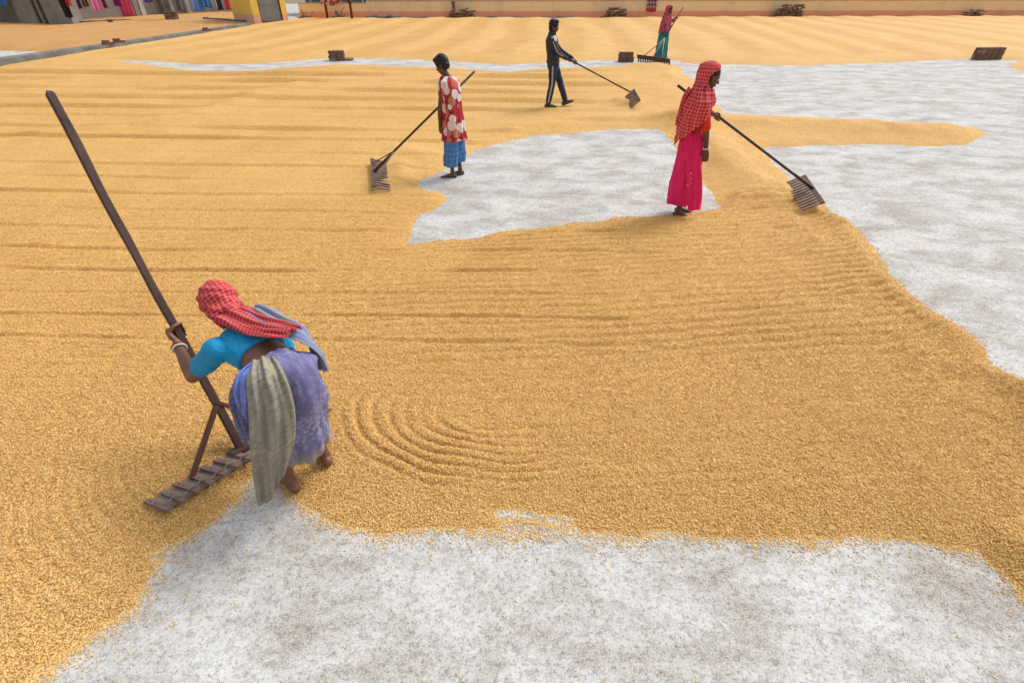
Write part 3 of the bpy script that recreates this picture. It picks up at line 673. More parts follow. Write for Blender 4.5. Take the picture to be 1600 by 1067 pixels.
def sheet(name, p0, p1, ztop, zbot, mat, label, cat, wave=0.03, nw=3.0, grp=None, thick=0.012, drop=None, nrm=None):
    """a hanging cloth between two points, folded by its own weight"""
    nu, nv = 24, 14; vs = []; uv = []; fs = []; p0 = V(p0[0], p0[1], 0); p1 = V(p1[0], p1[1], 0); d = (p1-p0); L = d.length; nn = nrm or V(d.y, -d.x, 0).normalized()
    s0 = random.random()*9
    for j in range(nv+1):
        for i in range(nu+1):
            u, v = i/nu, j/nv; zb = zbot + (drop*(u-.5) if drop else 0) + 0.03*math.sin(7*u+s0)
            z = ztop+(zb-ztop)*v; f = wave*math.sin(2*math.pi*nw*u+s0+1.2*v)*(0.3+v) + 0.02*math.sin(5*v+3*u)
            p_ = p0+d*(0.5+(u-.5)*(1-.08*v*math.sin(3*v))) + nn*f
            vs.append((p_.x, p_.y, z)); uv.append((u*L, z))
    for j in range(nv):
        for i in range(nu): a = j*(nu+1)+i; fs.append((a, a+1, a+nu+2, a+nu+1))
    o = mk(name, vs, fs, mat, None, uv, True, solid=thick); return tag(o, label, cat, grp)
c1, c2 = on_wall(511, .98), on_wall(544, 1.05)
sheet('hung_cloth', c1, c2, 1.75, 0.80, M['pinkprint'], 'pink patterned cloth hung on the dark red posts', 'cloth', .03, 2.0)
def banner_mat():
    m, ns, ls, b = nodes('banner_print'); tc = N(ns, 'ShaderNodeTexCoord'); sx = N(ns, 'ShaderNodeSeparateXYZ'); ls.new(tc.outputs['UV'], sx.inputs[0])
    c = mixc(ns, ls, math_(ns, ls, 'LESS_THAN', sx.outputs[1], 0.52), (0.13, 0.035, 0.085), (0.42, 0.02, 0.05))
    def rect(z0, z1, per, wid):
        a = math_(ns, ls, 'MULTIPLY', math_(ns, ls, 'GREATER_THAN', sx.outputs[1], z0), math_(ns, ls, 'LESS_THAN', sx.outputs[1], z1))
        f = math_(ns, ls, 'LESS_THAN', math_(ns, ls, 'FRACT', math_(ns, ls, 'MULTIPLY', sx.outputs[0], 1/per)), wid)
        return math_(ns, ls, 'MULTIPLY', a, f)
    for z0, z1, per, wid in ((0.80, 0.95, 0.2, 0.5), (0.64, 0.70, 0.11, 0.7), (0.56, 0.61, 0.09, 0.65)):
        c = mixc(ns, ls, math_(ns, ls, 'MULTIPLY', rect(z0, z1, per, wid), 0.75), c, (0.55, 0.45, 0.5))
    ls.new(c, b.inputs['Base Color']); b.inputs['Roughness'].default_value = 0.8; return m
M['banner'] = banner_mat()
sheet('hanging_banner', on_wall(1007, .16), on_wall(1022.5, .16), 1.05, 0.36, M['banner'], 'small purple banner with pale print and a red foot hung over the cream wall', 'banner', .012, 1.0, drop=-.04)
q = on_wall(1044, -.6); pole('pole', q+V(0, 0, -.05), q+V(0, 0, 3.0), .04, M['pale'], 'pale thin pole standing behind the wall near the green skirted woman', 'pole')

# sheds and low walls on the left, with washing hung along them
def hut(name, px0, py0, px1, py1, h, mat, label, openings=(), th=0.2, dep=3.0):
    a, b = G(px0, py0), G(px1, py1); d = (b-a).normalized(); nrm = V(d.y, -d.x, 0); L = (b-a).length
    t = thing(name, label, 'shed', tuple(a))
    def bx(nm, x0, x1, o0, o1, z0, z1, mt):
        m_ = MB(); c = a+d*(x0+x1)/2+nrm*(o0+o1)/2; m_.box(V(c.x, c.y, (z0+z1)/2), d*(x1-x0)/2, nrm*(o1-o0)/2, V(0, 0, (z1-z0)/2)); m_.obj(nm, mt, t)
    x = 0
    for (o0, o1, mt) in openings:
        bx('wall', x, L*o0, -th, 0, -0.04, h, mat); bx('opening', L*o0+.002, L*o1-.002, -th, -th+0.06, -0.03, h-0.3, mt); bx('lintel', L*o0+.002, L*o1-.002, -th, -.004, h-0.298, h-.002, mat); x = L*o1
    bx('wall', x, L, -th, 0, -0.04, h, mat)
    for xx in (0.1, L-0.1): bx('wall', xx-.1, xx+.1, -dep, -th-.002, -0.04, h, mat)
    bx('roof', -.3, L+.3, -dep-.2, .3, h+.002, h+.12, M['cement_dark'])
    return t
M['hole'] = simple('shed_opening_shade', (0.06, 0.055, 0.05), (0.035, 0.03, 0.03), 3.0)  # dark panels painted as the shade inside the shed openings
hut('rubble_hut', -60, 36.0, 32, 37.0, 2.2, M['cement_dark'], 'dark rubble built hut at the left edge beyond the kerb', [(.35, .52, M['hole'])])
hut('concrete_shed', 32.6, 37.2, 116, 39.4, 2.3, M['cement'], 'pale concrete shed with narrow dark slots beyond the kerb', [(.36, .43, M['hole']), (.47, .54, M['hole'])], dep=.7)
a, b = G(118, 33), G(392, 17.5); lw = thing('yard_wall', 'low grey cement wall running behind the washing', 'wall', tuple(a))
wallrun('wall_panel', a, b, 1.3, .2, M['cement'], lw)
dl = (b-a).normalized(); nl = V(dl.y, -dl.x, 0)
def on_low(px, off=0.3):
    r = ray(px, 28); q = a+nl*off; t_ = (q.x*dl.y-q.y*dl.x)/(r.x*dl.y-r.y*dl.x); return V(r.x*t_, r.y*t_, 0)
for px, w, mt, lab in ((217, .16, M['cement'], 'square cement post between the pink sari and the grey bundles'), (226, .14, M['pale'], 'paler cement post beside its darker twin, right of the pink sari'), (262, .2, M['cement_dark'], 'dark cement post behind the brick footed pillar'), (298, .13, M['pale'], 'pale post just left of the light blue washing')):
    p_ = on_low(px, .25); mb = MB(); mb.box(p_+V(0, 0, 1.1), dl*w, nl*w, V(0, 0, 1.1)); tag(mb.obj('cement_post', mt), lab, 'post', 'cement posts behind the washing')
# pillar on a brick foot
g = G(272, 34); pl = thing('pillar', 'grey pillar on a brick foot standing on the browner grain', 'pillar', (g.x, g.y, 0))
mb = MB(); mb.abox(g.x-.22, g.x+.18, g.y-.2, g.y+.2, .52, 2.4); mb.obj('shaft', M['cement_dark'], pl)
for k in range(7):
    for i in range(3):
        brick(pl, (-.26+.26*i+(.05 if k % 2 else 0), -.2, .04+.078*k), random.uniform(-.1, .1), 0, 0, .5)
        brick(pl, (-.26+.26*i, .0, .04+.078*k), random.uniform(-.1, .1), 0, 0, .5)
# clothes line and washing
def cloth_col(n, c): return simple('cloth_'+n, c, tuple(x*.72 for x in c), 6.0, .9, .3, 20)
wire = MB(); A0, B0 = on_low(118, .7), on_low(386, .7)
wire.tube([A0+V(0, 0, 1.75), lerp(A0, B0, .5)+V(0, 0, 1.62), B0+V(0, 0, 1.75)], .008, 6); cl = wire.obj('clothes_line', M['tarp']); tag(cl, 'thin clothes line carrying the washing on the left', 'line')
WASH = [(104, 113, 10, 1.7, (.47, .05, .045), 'red cloth on the line in front of the concrete shed', -1), (103, 116, 28, 1.6, (.025, .022, .026), 'black cloth hanging long against the concrete shed', -2),
        (124, 130, 14, 1.7, (.11, .045, .045), 'dark maroon cloth on the line next to brown cloth', 0), (130, 140, 11, 1.7, (.16, .085, .075), 'brown cloth on the line between maroon and pink', 0),
        (147, 161, 17, 1.7, (.80, .20, .44), 'soft pink cloth on the clothes line', 0), (163, 169, 13, 1.7, (.20, .02, .07), 'narrow wine red cloth on the line right of soft pink', 0),
        (179, 193, 10, 1.7, (.28, .015, .15), 'magenta cloth on the line next to the long pink sari', 0), (226, 240, 4, 1.7, (.10, .06, .22), 'violet cloth high on the line above grey bundles', 0),
        (303, 320, 17, 1.7, (.13, .27, .62), 'light blue cloth on the line', 0), (317, 331, 12, 1.7, (.035, .17, .44), 'deeper blue cloth overlapping the light blue one', 0.15),
        (332, 341, 14, 1.7, (.36, .35, .32), 'grey white cloth on the line right of the blue ones', 0), (342, 350, 16, 1.7, (.03, .03, .045), 'black cloth on the line between grey white and red', 0),
        (352, 368, 15, 1.7, (.46, .05, .05), 'red cloth on the line nearest the yellow gatehouse', 0), (371, 388, 5, 1.7, (.20, .33, .36), 'pale teal cloth high on the line by the gatehouse', 0),
        (271, 290, 16, 1.7, (.10, .11, .105), 'grey green cloth on the line behind the brick footed pillar', 0)]
for k, (x0, x1, yb, zt, c, lab, far) in enumerate(WASH):
    if far < 0:
        q = G(108, 39.4); Y = q.y-0.25-0.12*(far == -1); p0, p1 = P(x0, yb, Y), P(x1, yb, Y)
    else:
        e0, e1 = on_low(x0, .7+far), on_low(x1, .7+far); p0, p1 = P(x0, yb, e0.y), P(x1, yb, e1.y)
    sheet('hung_cloth', p0, p1, zt, min(p0.z, p1.z), cloth_col('wash', c), lab, 'cloth', .05, 2.0, 'washing on the clothes line')
q = G(206, 30); p0, p1 = P(192, 27, q.y), P(213, 27, q.y)
sheet('hung_sari', p0, p1, 1.8, .16, cloth_col('pink_sari', (.78, .11, .24)), 'long hot pink sari hanging down to the grain', 'sari', .05, 3.0, drop=.03)
q = G(8, 37.2); p0, p1 = P(2, 10, q.y-.3), P(15, 10, q.y-.3)
sheet('hung_cloth', p0, p1, 1.6, p0.z, cloth_col('blue', (.10, .23, .62)), 'blue cloth hung at the dark rubble hut', 'cloth', .05, 2.0, 'washing on the clothes line')
# pots, bundles and shoes along the foot of the sheds
def lump(px, py, w, h, c, lab, nm='bundle', cat='bundle'):
    g = G(px, py); mb = MB(); mb.ell((g.x, g.y, h*.42+hz(g.x, g.y)), V(w, 0, 0), V(0, w*.7, 0), V(0, 0, h*.6), 12, 8)
    rs = np.random.RandomState(int(px)); mb.v = [(x+w*.25*(rs.rand()-.5), y+w*.2*(rs.rand()-.5), z+h*.2*(rs.rand()-.5)) for x, y, z in mb.v]
    tag(mb.obj(nm, simple('bundle_cloth', c, tuple(x*.6 for x in c), 5.0), None, True), lab, cat, 'bundles along the sheds')
lump(131, 28.5, .16, .22, (.42, .42, .4), 'pale small bundle by the end of the concrete shed'); lump(138, 28, .16, .25, (.06, .05, .05), 'black small bundle just right of the pale one')
lump(148, 27, .2, .25, (.14, .13, .13), 'dark grey bundle below the soft pink cloth'); lump(160, 25.5, .25, .3, (.11, .07, .07), 'brown bundle below the soft pink cloth')
lump(177, 24, .45, .32, (.10, .115, .125), 'wide slate grey bundle below the magenta cloth'); lump(240, 21, .6, .5, (.20, .20, .205), 'big light grey bundle between two cement posts'); lump(250, 20, .4, .6, (.11, .11, .12), 'dark grey bundle beside the brick footed pillar')
lump(20, 34, .5, .5, (.10, .11, .12), 'dark slate bundle at the left edge below the blue cloth')
# ------------------------------------------------------------------ people
def skin(name, c):
    m, ns, ls, b = nodes(name); tc = N(ns, 'ShaderNodeTexCoord')
    n1 = N(ns, 'ShaderNodeTexNoise', Scale=14.0, Detail=4.0); ls.new(tc.outputs['Object'], n1.inputs['Vector'])
    r = ramp(ns, [(.3, tuple(x*.78 for x in c)), (.7, c)]); ls.new(n1.outputs[0], r.inputs[0]); ls.new(r.outputs[0], b.inputs['Base Color'])
    b.inputs['Roughness'].default_value = .5; b.inputs['Specular IOR Level'].default_value = .45
    n2 = N(ns, 'ShaderNodeTexNoise', Scale=160.0, Detail=2.0); ls.new(tc.outputs['Object'], n2.inputs['Vector'])
    bp = N(ns, 'ShaderNodeBump', Strength=.15, Distance=.003); ls.new(n2.outputs[0], bp.inputs['Height']); ls.new(bp.outputs[0], b.inputs['Normal'])
    return m
M['skin'] = skin('brown_skin', (.20, .088, .055)); M['skin_dark'] = skin('dark_brown_skin', (.125, .056, .038))
M['hair'] = simple('black_hair', (.016, .013, .012), (.008, .007, .007), 60, .45, .6, 120, stretch=(1, 1, .3))
M['eye'] = simple('eye_white', (.6, .57, .53), (.5, .47, .44), 10, .3, 0); M['iris'] = simple('eye_dark', (.02, .012, .01), (.015, .01, .008), 10, .2, 0)
M['lips'] = simple('lips', (.13, .045, .042), (.10, .036, .034), 30, .5)
M['bangle_white'] = simple('bangle_white', (.74, .72, .70), (.66, .64, .62), 10, .3, 0); M['bangle_red'] = simple('bangle_red', (.42, .02, .03), (.35, .02, .025), 10, .3, 0)
def orth(d, ref):
    d = d.normalized(); x = (ref-d*ref.dot(d)).normalized(); return x, d.cross(x)

def limb(mb, pts, rad, n=12): mb.cap(pts, rad, n)
def arm(mb, sh, el, wr, k=1.0):
    m1 = lerp(sh, el, .45); m2 = lerp(el, wr, .28)
    limb(mb, [sh, m1, el], [.052*k, .043*k, .036*k]); limb(mb, [el, m2, lerp(el, wr, .7), wr], [.036*k, .037*k, .029*k, .024*k])
def leg(mb, hip, kn, an, k=1.0):
    back = V(0, 0, 0)
    limb(mb, [hip, lerp(hip, kn, .4), kn], [.088*k, .075*k, .052*k]); limb(mb, [kn, lerp(kn, an, .3), lerp(kn, an, .75), an], [.05*k, .052*k, .037*k, .034*k])
def foot(mb, an, d, k=1.0, ground=0.0, lift=0.0):
    """bare foot: heel, arch, ball and five toes; d points to the toes"""
    d = V(d.x, d.y, 0).normalized(); s = V(d.y, -d.x, 0); z = V(0, 0, 1); L = .225*k
    b = V(an.x, an.y, ground) - d*.05*k
    pts = [(0, .026, .030), (.03, .032, .032), (.08, .031, .033), (.13, .036, .026), (.165, .041, .017), (.19, .040, .013)]
    rings = []
    up = lambda t: lift*max(0, 1-t/.16)
    rings.append((b+d*(-.012*k)+z*(.026*k+up(0)), s, z, .010*k, .012*k))
    for t, w, h in pts: rings.append((b+d*t*k+z*(h*k*.92+up(t)), s, z, w*k, h*k))
    mb.loft(rings, 14)
    for i, (o, r, l) in enumerate(((-.027, .013, .036), (-.009, .0095, .034), (.006, .009, .030), (.019, .0085, .024), (.031, .008, .017))):
        a = b+d*.185*k+s*o*k+z*.012*k; mb.cap([a-d*.012*k, a+d*l*.5*k, a+d*l*k-z*.002], [r*k, r*k, r*.85*k], 8)
    limb(mb, [V(an.x, an.y, an.z+.02), b+d*.05*k+z*(.04*k+lift)], [.034*k, .034*k], 10)
def hand_relaxed(mb, wr, d, nrm, k=1.0, curl=.35, thumb=1):
    """hanging hand: palm, four unequal fingers gently bent towards nrm, thumb off the side"""
    d = d.normalized(); nrm, s = orth(d, nrm); s = s*thumb
    rings = [(wr-d*.01*k, s, nrm, .026*k, .019*k), (wr+d*.03*k, s, nrm, .036*k, .016*k), (wr+d*.065*k, s, nrm, .041*k, .014*k), (wr+d*.088*k, s, nrm, .039*k, .011*k)]
    mb.loft(rings, 12)
    for o, l, r in ((-.030, .060, .0078), (-.010, .073, .0085), (.010, .078, .0088), (.029, .070, .0085)):
        p = wr+d*.080*k+s*o*k; a = 0; pts = [p]; dd = d
        for q, f in enumerate((.45, .32, .28)):
            a += curl*(0.6+.5*q); dd = d*math.cos(a)+nrm*math.sin(a); p = p+dd*l*f*k; pts.append(p)
        mb.cap(pts, [r*k, r*k, r*.9*k, r*.75*k], 8)
    p = wr+d*.025*k+s*.032*k; e = (d*.75+s*.6+nrm*.35).normalized(); mb.cap([p-s*.012*k, p+e*.03*k, p+(e+d*.4).normalized()*.058*k], [.012*k, .0105*k, .009*k], 8)
def hand_grip(mb, wr, c, ax, rp, k=1.0, flip=1, spread=1):
    """hand closed round a pole through c along ax: palm against one side, fingers wrapping, thumb the other way"""
    ax = ax.normalized(); u = wr-c; u = (u-ax*u.dot(ax)).normalized(); b = ax.cross(u)*flip; R_ = rp+.010*k
    cp = lambda ang, o, rr=R_: c+ax*o+(u*math.cos(ang)+b*math.sin(ang))*rr
    kn = R(62); palm_a = cp(R(5), 0, rp+.022*k); knuck = cp(kn, 0, rp+.015*k)
    wx = ax
    d1 = (palm_a-wr).normalized(); n1 = ax.cross(d1).normalized()
    rings = [(wr, orth(d1, ax)[0], n1, .026*k, .021*k), (lerp(wr, palm_a, .55), ax, n1, .037*k, .022*k), (palm_a, ax, (u), .042*k, .020*k), (cp(R(40), 0, rp+.016*k), ax, cp(R(40), 0, 1)-c, .042*k, .015*k), (knuck, ax, (cp(kn, 0, 1)-c).normalized(), .039*k, .011*k)]
    mb.loft(rings, 12)
    for o, l, r in ((-.031, .85, .0082), (-.0105, 1.0, .009), (.0105, 1.05, .0092), (.031, .95, .0088)):
        pts = [cp(kn, o*k*1.0, R_+.003)] + [cp(kn+R(a)*l, o*k*(1.0-.0*a), R_) for a in (45, 90, 135, 175)]
        mb.cap(pts, [r*k*1.1, r*k, r*k, r*.95*k, r*.8*k], 8)
    o = .040*k*spread
    pts = [cp(R(0), o*.6, rp+.02*k), cp(R(-35), o*.95, rp+.014*k), cp(R(-75), o*1.05, rp+.011*k), cp(R(-115), o*.95, rp+.010*k)]
    mb.cap(pts, [.014*k, .012*k, .0105*k, .009*k], 8)
def head(mb, c, face, up, k=1.0, jaw=1.0):
    """skull, jaw, brow, nose, lips, ears; returns the face frame"""
    f = face.normalized(); up = (up-f*up.dot(f)).normalized(); s = f.cross(up)
    mb.ell(c+up*.028*k-f*.008*k, s*.070*k, f*.088*k, up*.088*k, 18, 14)      # skull
    mb.ell(c-up*.036*k+f*.026*k, s*.052*k*jaw, f*.054*k, up*.068*k, 16, 12)  # face and jaw
    mb.ell(c-up*.092*k+f*.052*k, s*.024*k, f*.022*k, up*.020*k, 10, 8)       # chin
    mb.ell(c+up*.020*k+f*.068*k, s*.044*k, f*.014*k, up*.012*k, 10, 8)       # brow
    mb.cap([c+up*.008*k+f*.078*k, c-up*.014*k+f*.091*k, c-up*.030*k+f*.099*k], [.008*k, .010*k, .0125*k], 8)  # nose
    for q in (-1, 1):
        mb.ell(c-up*.031*k+f*.088*k+s*q*.010*k, s*.008*k, f*.008*k, up*.007*k, 8, 6)
        mb.ell(c-up*.022*k+f*.056*k+s*q*.034*k, s*.018*k, f*.018*k, up*.018*k, 8, 6)   # cheek
        mb.ell(c-up*.006*k-f*.006*k+s*q*.070*k, s*.009*k, f*.018*k, up*.030*k, 8, 6)   # ear
    mb.ell(c-up*.056*k+f*.079*k, s*.021*k, f*.009*k, up*.006*k, 8, 6); mb.ell(c-up*.066*k+f*.077*k, s*.019*k, f*.009*k, up*.007*k, 8, 6)
    return f, up, s
def face_bits(par, c, f, up, s, k=1.0):
    for q in (-1, 1):
        e = c+up*.001*k+f*.0695*k+s*q*.030*k
        mb = MB(); mb.ell(e, s*.0135*k, f*.009*k, up*.0075*k, 10, 8); ey = mb.obj('eye', M['eye'], par, True)
        mb = MB(); mb.ell(e+f*.0055*k, s*.006*k, f*.005*k, up*.0062*k, 8, 6); mb.obj('iris', M['iris'], ey, True)
        mb = MB(); mb.cap([e+up*.020*k+f*.012*k-s*q*.016*k, e+up*.024*k+f*.012*k, e+up*.019*k+f*.003*k+s*q*.016*k], [.0035*k]*3, 6); mb.obj('eyebrow', M['hair'], par, True)
    mb = MB(); mb.ell(c-up*.061*k+f*.083*k, s*.021*k, f*.0065*k, up*.008*k, 10, 6); mb.obj('mouth', M['lips'], par, True)
def torso(mb, pel, chest, neck, rp, rc, k=1.0, grow=0.0, w=1.0, up_only=False):
    """pelvis to shoulders; rp / rc are the right-hand directions of hips and chest"""
    ax = (chest-pel); rings = []; T = [(-.22, .085, .07), (-.10, .145, .105), (.10, .160, .112), (.38, .128, .098), (.52, .128, .10), (.64, .133, .105), (.84, .150, .110), (1.0, .158, .100), (1.12, .135, .078), (1.2, .07, .058)]
    for t, a, b in T:
        if up_only and t < .50: continue
        d = ax.normalized(); c = pel+ax*t; r = lerp(rp, rc, min(1, max(0, t))).normalized(); x, y = orth(d, r)
        rings.append((c, x, y, a*k*w+grow, b*k*w+grow))
    mb.loft(rings, 20)
def ringset(mb_rings): pass
def cloth_loft(name, rings, mat, parent, n=96, fold=None, solid=.005, closed=True, a0=-math.pi, a1=math.pi, sub=1, dense=8, wr=1.0):
    """a garment as a tube (or an open wrap) through rings (centre, x, y, rx, ry); fold(theta, t) adds to the radius"""
    rr = []                                    # smooth interpolation between the given rings
    m = len(rings)
    for i in range((m-1)*dense+1):
        f = i/dense; k = min(int(f), m-2); t = f-k
        g = lambda q: (lambda p0, p1, p2, p3: p1*1.0 + (p2-p0)*(.5*t) + (p0*2-p1*5+p2*4-p3)*(.5*t*t) + (p1*3-p0-p2*3+p3)*(.5*t**3))(rings[max(k-1, 0)][q], rings[k][q], rings[k+1][q], rings[min(k+2, m-1)][q])
        rr.append(tuple(g(q) for q in range(5)))
    nv = len(rr); vs = []; uv = []; acc = 0
    TH, TT = np.meshgrid(np.linspace(a0, a1, n+1), np.linspace(0, 1, nv)); cz, sz = np.cos(TH)*1.6+7, np.sin(TH)*1.6+7; sd_ = len(name)*3
    W = 0.016*wr*(fbm(cz*1.7+TT*2.0, sz*1.7+TT*5.0, sd_, 3)-.5) + 0.010*wr*(1-np.abs(2*fbm(cz*2.2+TT*6, sz*2.2-TT*3, sd_+9, 3)-1)*2.2)
    cols = n if closed else n+1
    for j, (c, x, y, a, b) in enumerate(rr):
        if j: acc += (c-rr[j-1][0]).length
        for i in range(cols):
            th = a0+(a1-a0)*i/n; f = (fold(th, j/(nv-1)) if fold else 0) + W[j, i]
            vs.append(c + x*((a+f)*math.cos(th)) + y*((b+f)*math.sin(th))); uv.append((th*.17, acc))
    fs = []
    for j in range(nv-1):
        for i in range(n):
            i2 = (i+1) % cols if closed else i+1
            fs.append((j*cols+i, j*cols+i2, (j+1)*cols+i2, (j+1)*cols+i))
    return mk(name, vs, fs, mat, parent, uv, True, solid=solid, offset=0)
def strip_cloth(name, path, mat, parent, nrm, width, fold=.008, nf=3, crown=.0, solid=.005, nu=26, nv=40, seed=0, skew=0):
    """a folded length of cloth along a path; width and normal may vary along it"""
    path = [Vector(p) for p in path]; m = len(path); vs = []; uv = []; fs = []; acc = 0; last = None
    gu, gv_ = np.meshgrid(np.linspace(0, 1, nu+1), np.linspace(0, 1, nv+1)); W2 = .014*(fbm(gu*2.2+seed, gv_*5+seed*2, 5, 3)-.5) + .008*(fbm(gu*6+gv_*5, gv_*9-gu*3, 8, 3)-.5)
    cat = lambda L, f: (lambda k, t: (lambda p0, p1, p2, p3: p1*1.0+(p2-p0)*(.5*t)+(p0*2-p1*5+p2*4-p3)*(.5*t*t)+(p1*3-p0-p2*3+p3)*(.5*t**3))(L[max(k-1, 0)], L[k], L[k+1], L[min(k+2, len(L)-1)]))(min(int(f), len(L)-2), f-min(int(f), len(L)-2))
    N_ = nrm if isinstance(nrm, list) else [nrm]*m; W_ = width if isinstance(width, list) else [width]*m
    for j in range(nv+1):
        f = j/nv*(m-1); p = cat(path, f); d = (cat(path, min(f+.05, m-1))-cat(path, max(f-.05, 0))).normalized(); nn = cat(N_, f); nn = (nn-d*nn.dot(d)).normalized(); sd = d.cross(nn); w = cat(W_, f)
        if last is not None: acc += (p-last).length
        last = p
        for i in range(nu+1):
            u = i/nu-.5
            if skew:
                fj = j/nv*(1-skew*max(0, u+.5)**1.5*.9)*(m-1) if skew > 0 else j/nv*(1+skew*max(0, .5-u)**1.5*.9)*(m-1)
                p = cat(path, fj)
            h = crown*(1-4*u*u) + fold*math.sin(2*math.pi*nf*u+seed+1.5*math.sin(3*j/nv+seed)) + fold*.5*math.sin(2*math.pi*nf*2.3*u+seed*2+4*j/nv)
            h += W2[j, i]*min(1, w/.10) if fold > 0 else 0
            vs.append(p+sd*(u*w)+nn*h); uv.append((u*w*1.3, acc))
    for j in range(nv):
        for i in range(nu): a = j*(nu+1)+i; fs.append((a, a+1, a+nu+2, a+nu+1))
    return mk(name, vs, fs, mat, parent, uv, True, solid=solid, offset=0)
def ringband(name, c, ax, r, tube_r, mat, par):
    x, y = orth(ax, V(0, 0, 1) if abs(ax.normalized().z) < .9 else V(1, 0, 0)); pts = [c+x*(r*math.cos(t))+y*(r*math.sin(t)) for t in [2*math.pi*i/20 for i in range(21)]]
    mb = MB(); mb.tube(pts, tube_r, 8, False); return mb.obj(name, mat, par, True)
RED, PALE = (.46, .022, .030), (.80, .38, .37)
M['gamcha'] = check_cloth('red_check_cloth', (.43, .020, .028), (.64, .21, .21), .021, wide=.38)
M['gamcha2'] = check_cloth('red_check_shawl', (.52, .022, .030), (.72, .28, .28), .034, wide=.32)

# ---- 1. the woman bent over her rake, seen from behind --------------------------------------------------------------
SKEW = -.26
def bent_woman():
    F = V(-.755, .656, 0).normalized(); Rt = V(F.y, -F.x, 0)     # facing, and her right hand side
    la, ra = V(-1.258, 1.905, .075), V(-1.108, 2.075, .085)
    pel = V(-1.115, 1.945, .80); T = (F*.98+V(0, 0, .14)).normalized()
    chest = pel+T*.37; neck = chest+T*.10+V(0, 0, .02); hd = V(-1.57, 2.365, .945)
    root = thing('person', 'bent woman in a cyan blouse and violet sari, gripping the large rake', 'person', (pel.x, pel.y, 0), 'people raking the grain')
    hipc = pel; b = MB(); up = V(0, 0, 1)
    torso(b, pel, chest, neck, Rt, Rt, .88)
    shL, shR = chest-Rt*.155+T*.005, chest+Rt*.155+T*.005
    elL = V(-1.735, 2.15, .625); gripC = RAKE1(.375); wrL = gripC + V(.02, -.065, -.035)
    elR = shR+V(.02, .02, -.27); wrR = pel+F*.30+Rt*.10+V(0, 0, -.22)
    arm(b, shL, elL, wrL); arm(b, shR, elR, wrR)
    hand_grip(b, wrL, gripC, RAKE1.ax, .028, 1.0, -1); hand_relaxed(b, wrR, -F-V(0, 0, .6), V(0, 0, -1), 1.0, .5, 1)
    hipL, hipR = pel-Rt*.068+V(0, 0, -.03), pel+Rt*.068+V(0, 0, -.03)
    kL, kR = lerp(hipL, la, .52)+F*.05, lerp(hipR, ra, .52)+F*.06
    leg(b, hipL, kL, la, .80); leg(b, hipR, kR, ra, .80)
    foot(b, la, F, 1.0, 0.0); foot(b, ra, F+Rt*.25, 1.0, .018, .02)
    hf = (F*.62+V(0, 0, -.72)).normalized(); hu = (F*.8+V(0, 0, .6)).normalized()
    limb(b, [chest+T*.05, hd-hu*.06], [.052, .050]); f, u, s = head(b, hd, hf, hu)
    b.remesh('body', M['skin'], root, .0055, 5)
    bd = [o for o in root.children][0]; face_bits(bd, hd, f, u, s)
    # blouse: back and both short sleeves
    m = MB(); torso(m, pel+T*.02, chest, neck, Rt, Rt, .92, .010, up_only=True)
    m.v = [v for v in m.v]
    for sh, el in ((shL, elL), (shR, elR)): limb(m, [sh-(el-sh)*.08, lerp(sh, el, .3), lerp(sh, el, .60)], [.066, .060, .056], 14)
    m.remesh('blouse', M['blouse'], root, .0065, 5, lambda co, no: .008*(fbm(co[:, 0]*12+co[:, 2]*9, co[:, 1]*12-co[:, 2]*16, 4, 4)-.5)*2)
    # sari round hips and legs
    mid = lerp(la, ra, .5); z = V(0, 0, 1); Bk = -F
    def rg(c, tilt, a, bb):                   # ring whose plane tips forward with the back
        y = (F*math.cos(tilt)-z*math.sin(tilt)); return (c, Rt*1.0, y, a, bb)
    rings = [rg(pel+T*.085+z*.0, R(74), .130, .106), rg(pel+T*.03+z*.004, R(58), .143, .125), rg(pel+Bk*.012-z*.012, R(38), .150, .144), rg(pel+Bk*.015-z*.10, R(12), .148, .142),
             rg(lerp(pel, mid, .40)+Bk*.01-z*.02, R(2), .141, .128), rg(lerp(pel, mid, .54), R(0), .140, .120), rg(lerp(pel, mid, .66), R(-3), .146, .118), rg(lerp(pel, mid, .745), R(-4), .152, .118)]
    def fd(th, t):
        q = t**1.2
        return .010*math.sin(4*th+17*t)*math.exp(-((t-.35)/.3)**2) + .013*math.sin(5*th+2.2*t+1)*q + .006*math.sin(11*th-3*t+math.sin(5*t))*q + .008*math.sin(3*th+14*t)*(1-t*.5) + .003*math.sin(19*th+9*t)*t + .007*math.sin(2*th-20*t+1.2*math.sin(3*th))*math.exp(-((t-.55)/.25)**2)
    cloth_loft('sari', rings, M['sari_violet'], root, 120, fd, .005)
    # hanging end of the sari: olive print, from the left hip down to a point near the left heel
    hip_l = pel-Rt*.17
    top = P(408, 566, 1.90); 
    pth = [P(411, 563, 1.87), P(414, 590, 1.775), P(424, 640, 1.715), P(427, 695, 1.68), P(427, 735, 1.685), P(427, 786, 1.70)]
    nr = (P(420, 650, 1.0)-P(420, 650, 2.0)).normalized()
    strip_cloth('sari_end', pth, M['sari_olive'], root, [nr+V(-.2, 0, .3), nr+V(-.1, 0, .2), nr, nr, nr, nr], [.10, .15, .185, .195, .18, .14], .009, 2.3, .016, .004, 40, 60, 1.3, SKEW)
    # tucked bunch and the loose violet pleats at the waist
    pb = [P(398, 570, 1.88), P(384, 594, 1.80), P(384, 622, 1.775), P(387, 648, 1.79)]
    strip_cloth('sari_tuck', pb, M['sari_blue'], root, nr, [.03, .085, .085, .035], .012, 2, .035, .005, 20, 26, .4)
    pc = [P(396, 574, 1.98), P(379, 612, 1.95), P(384, 650, 1.96), P(396, 688, 1.99)]
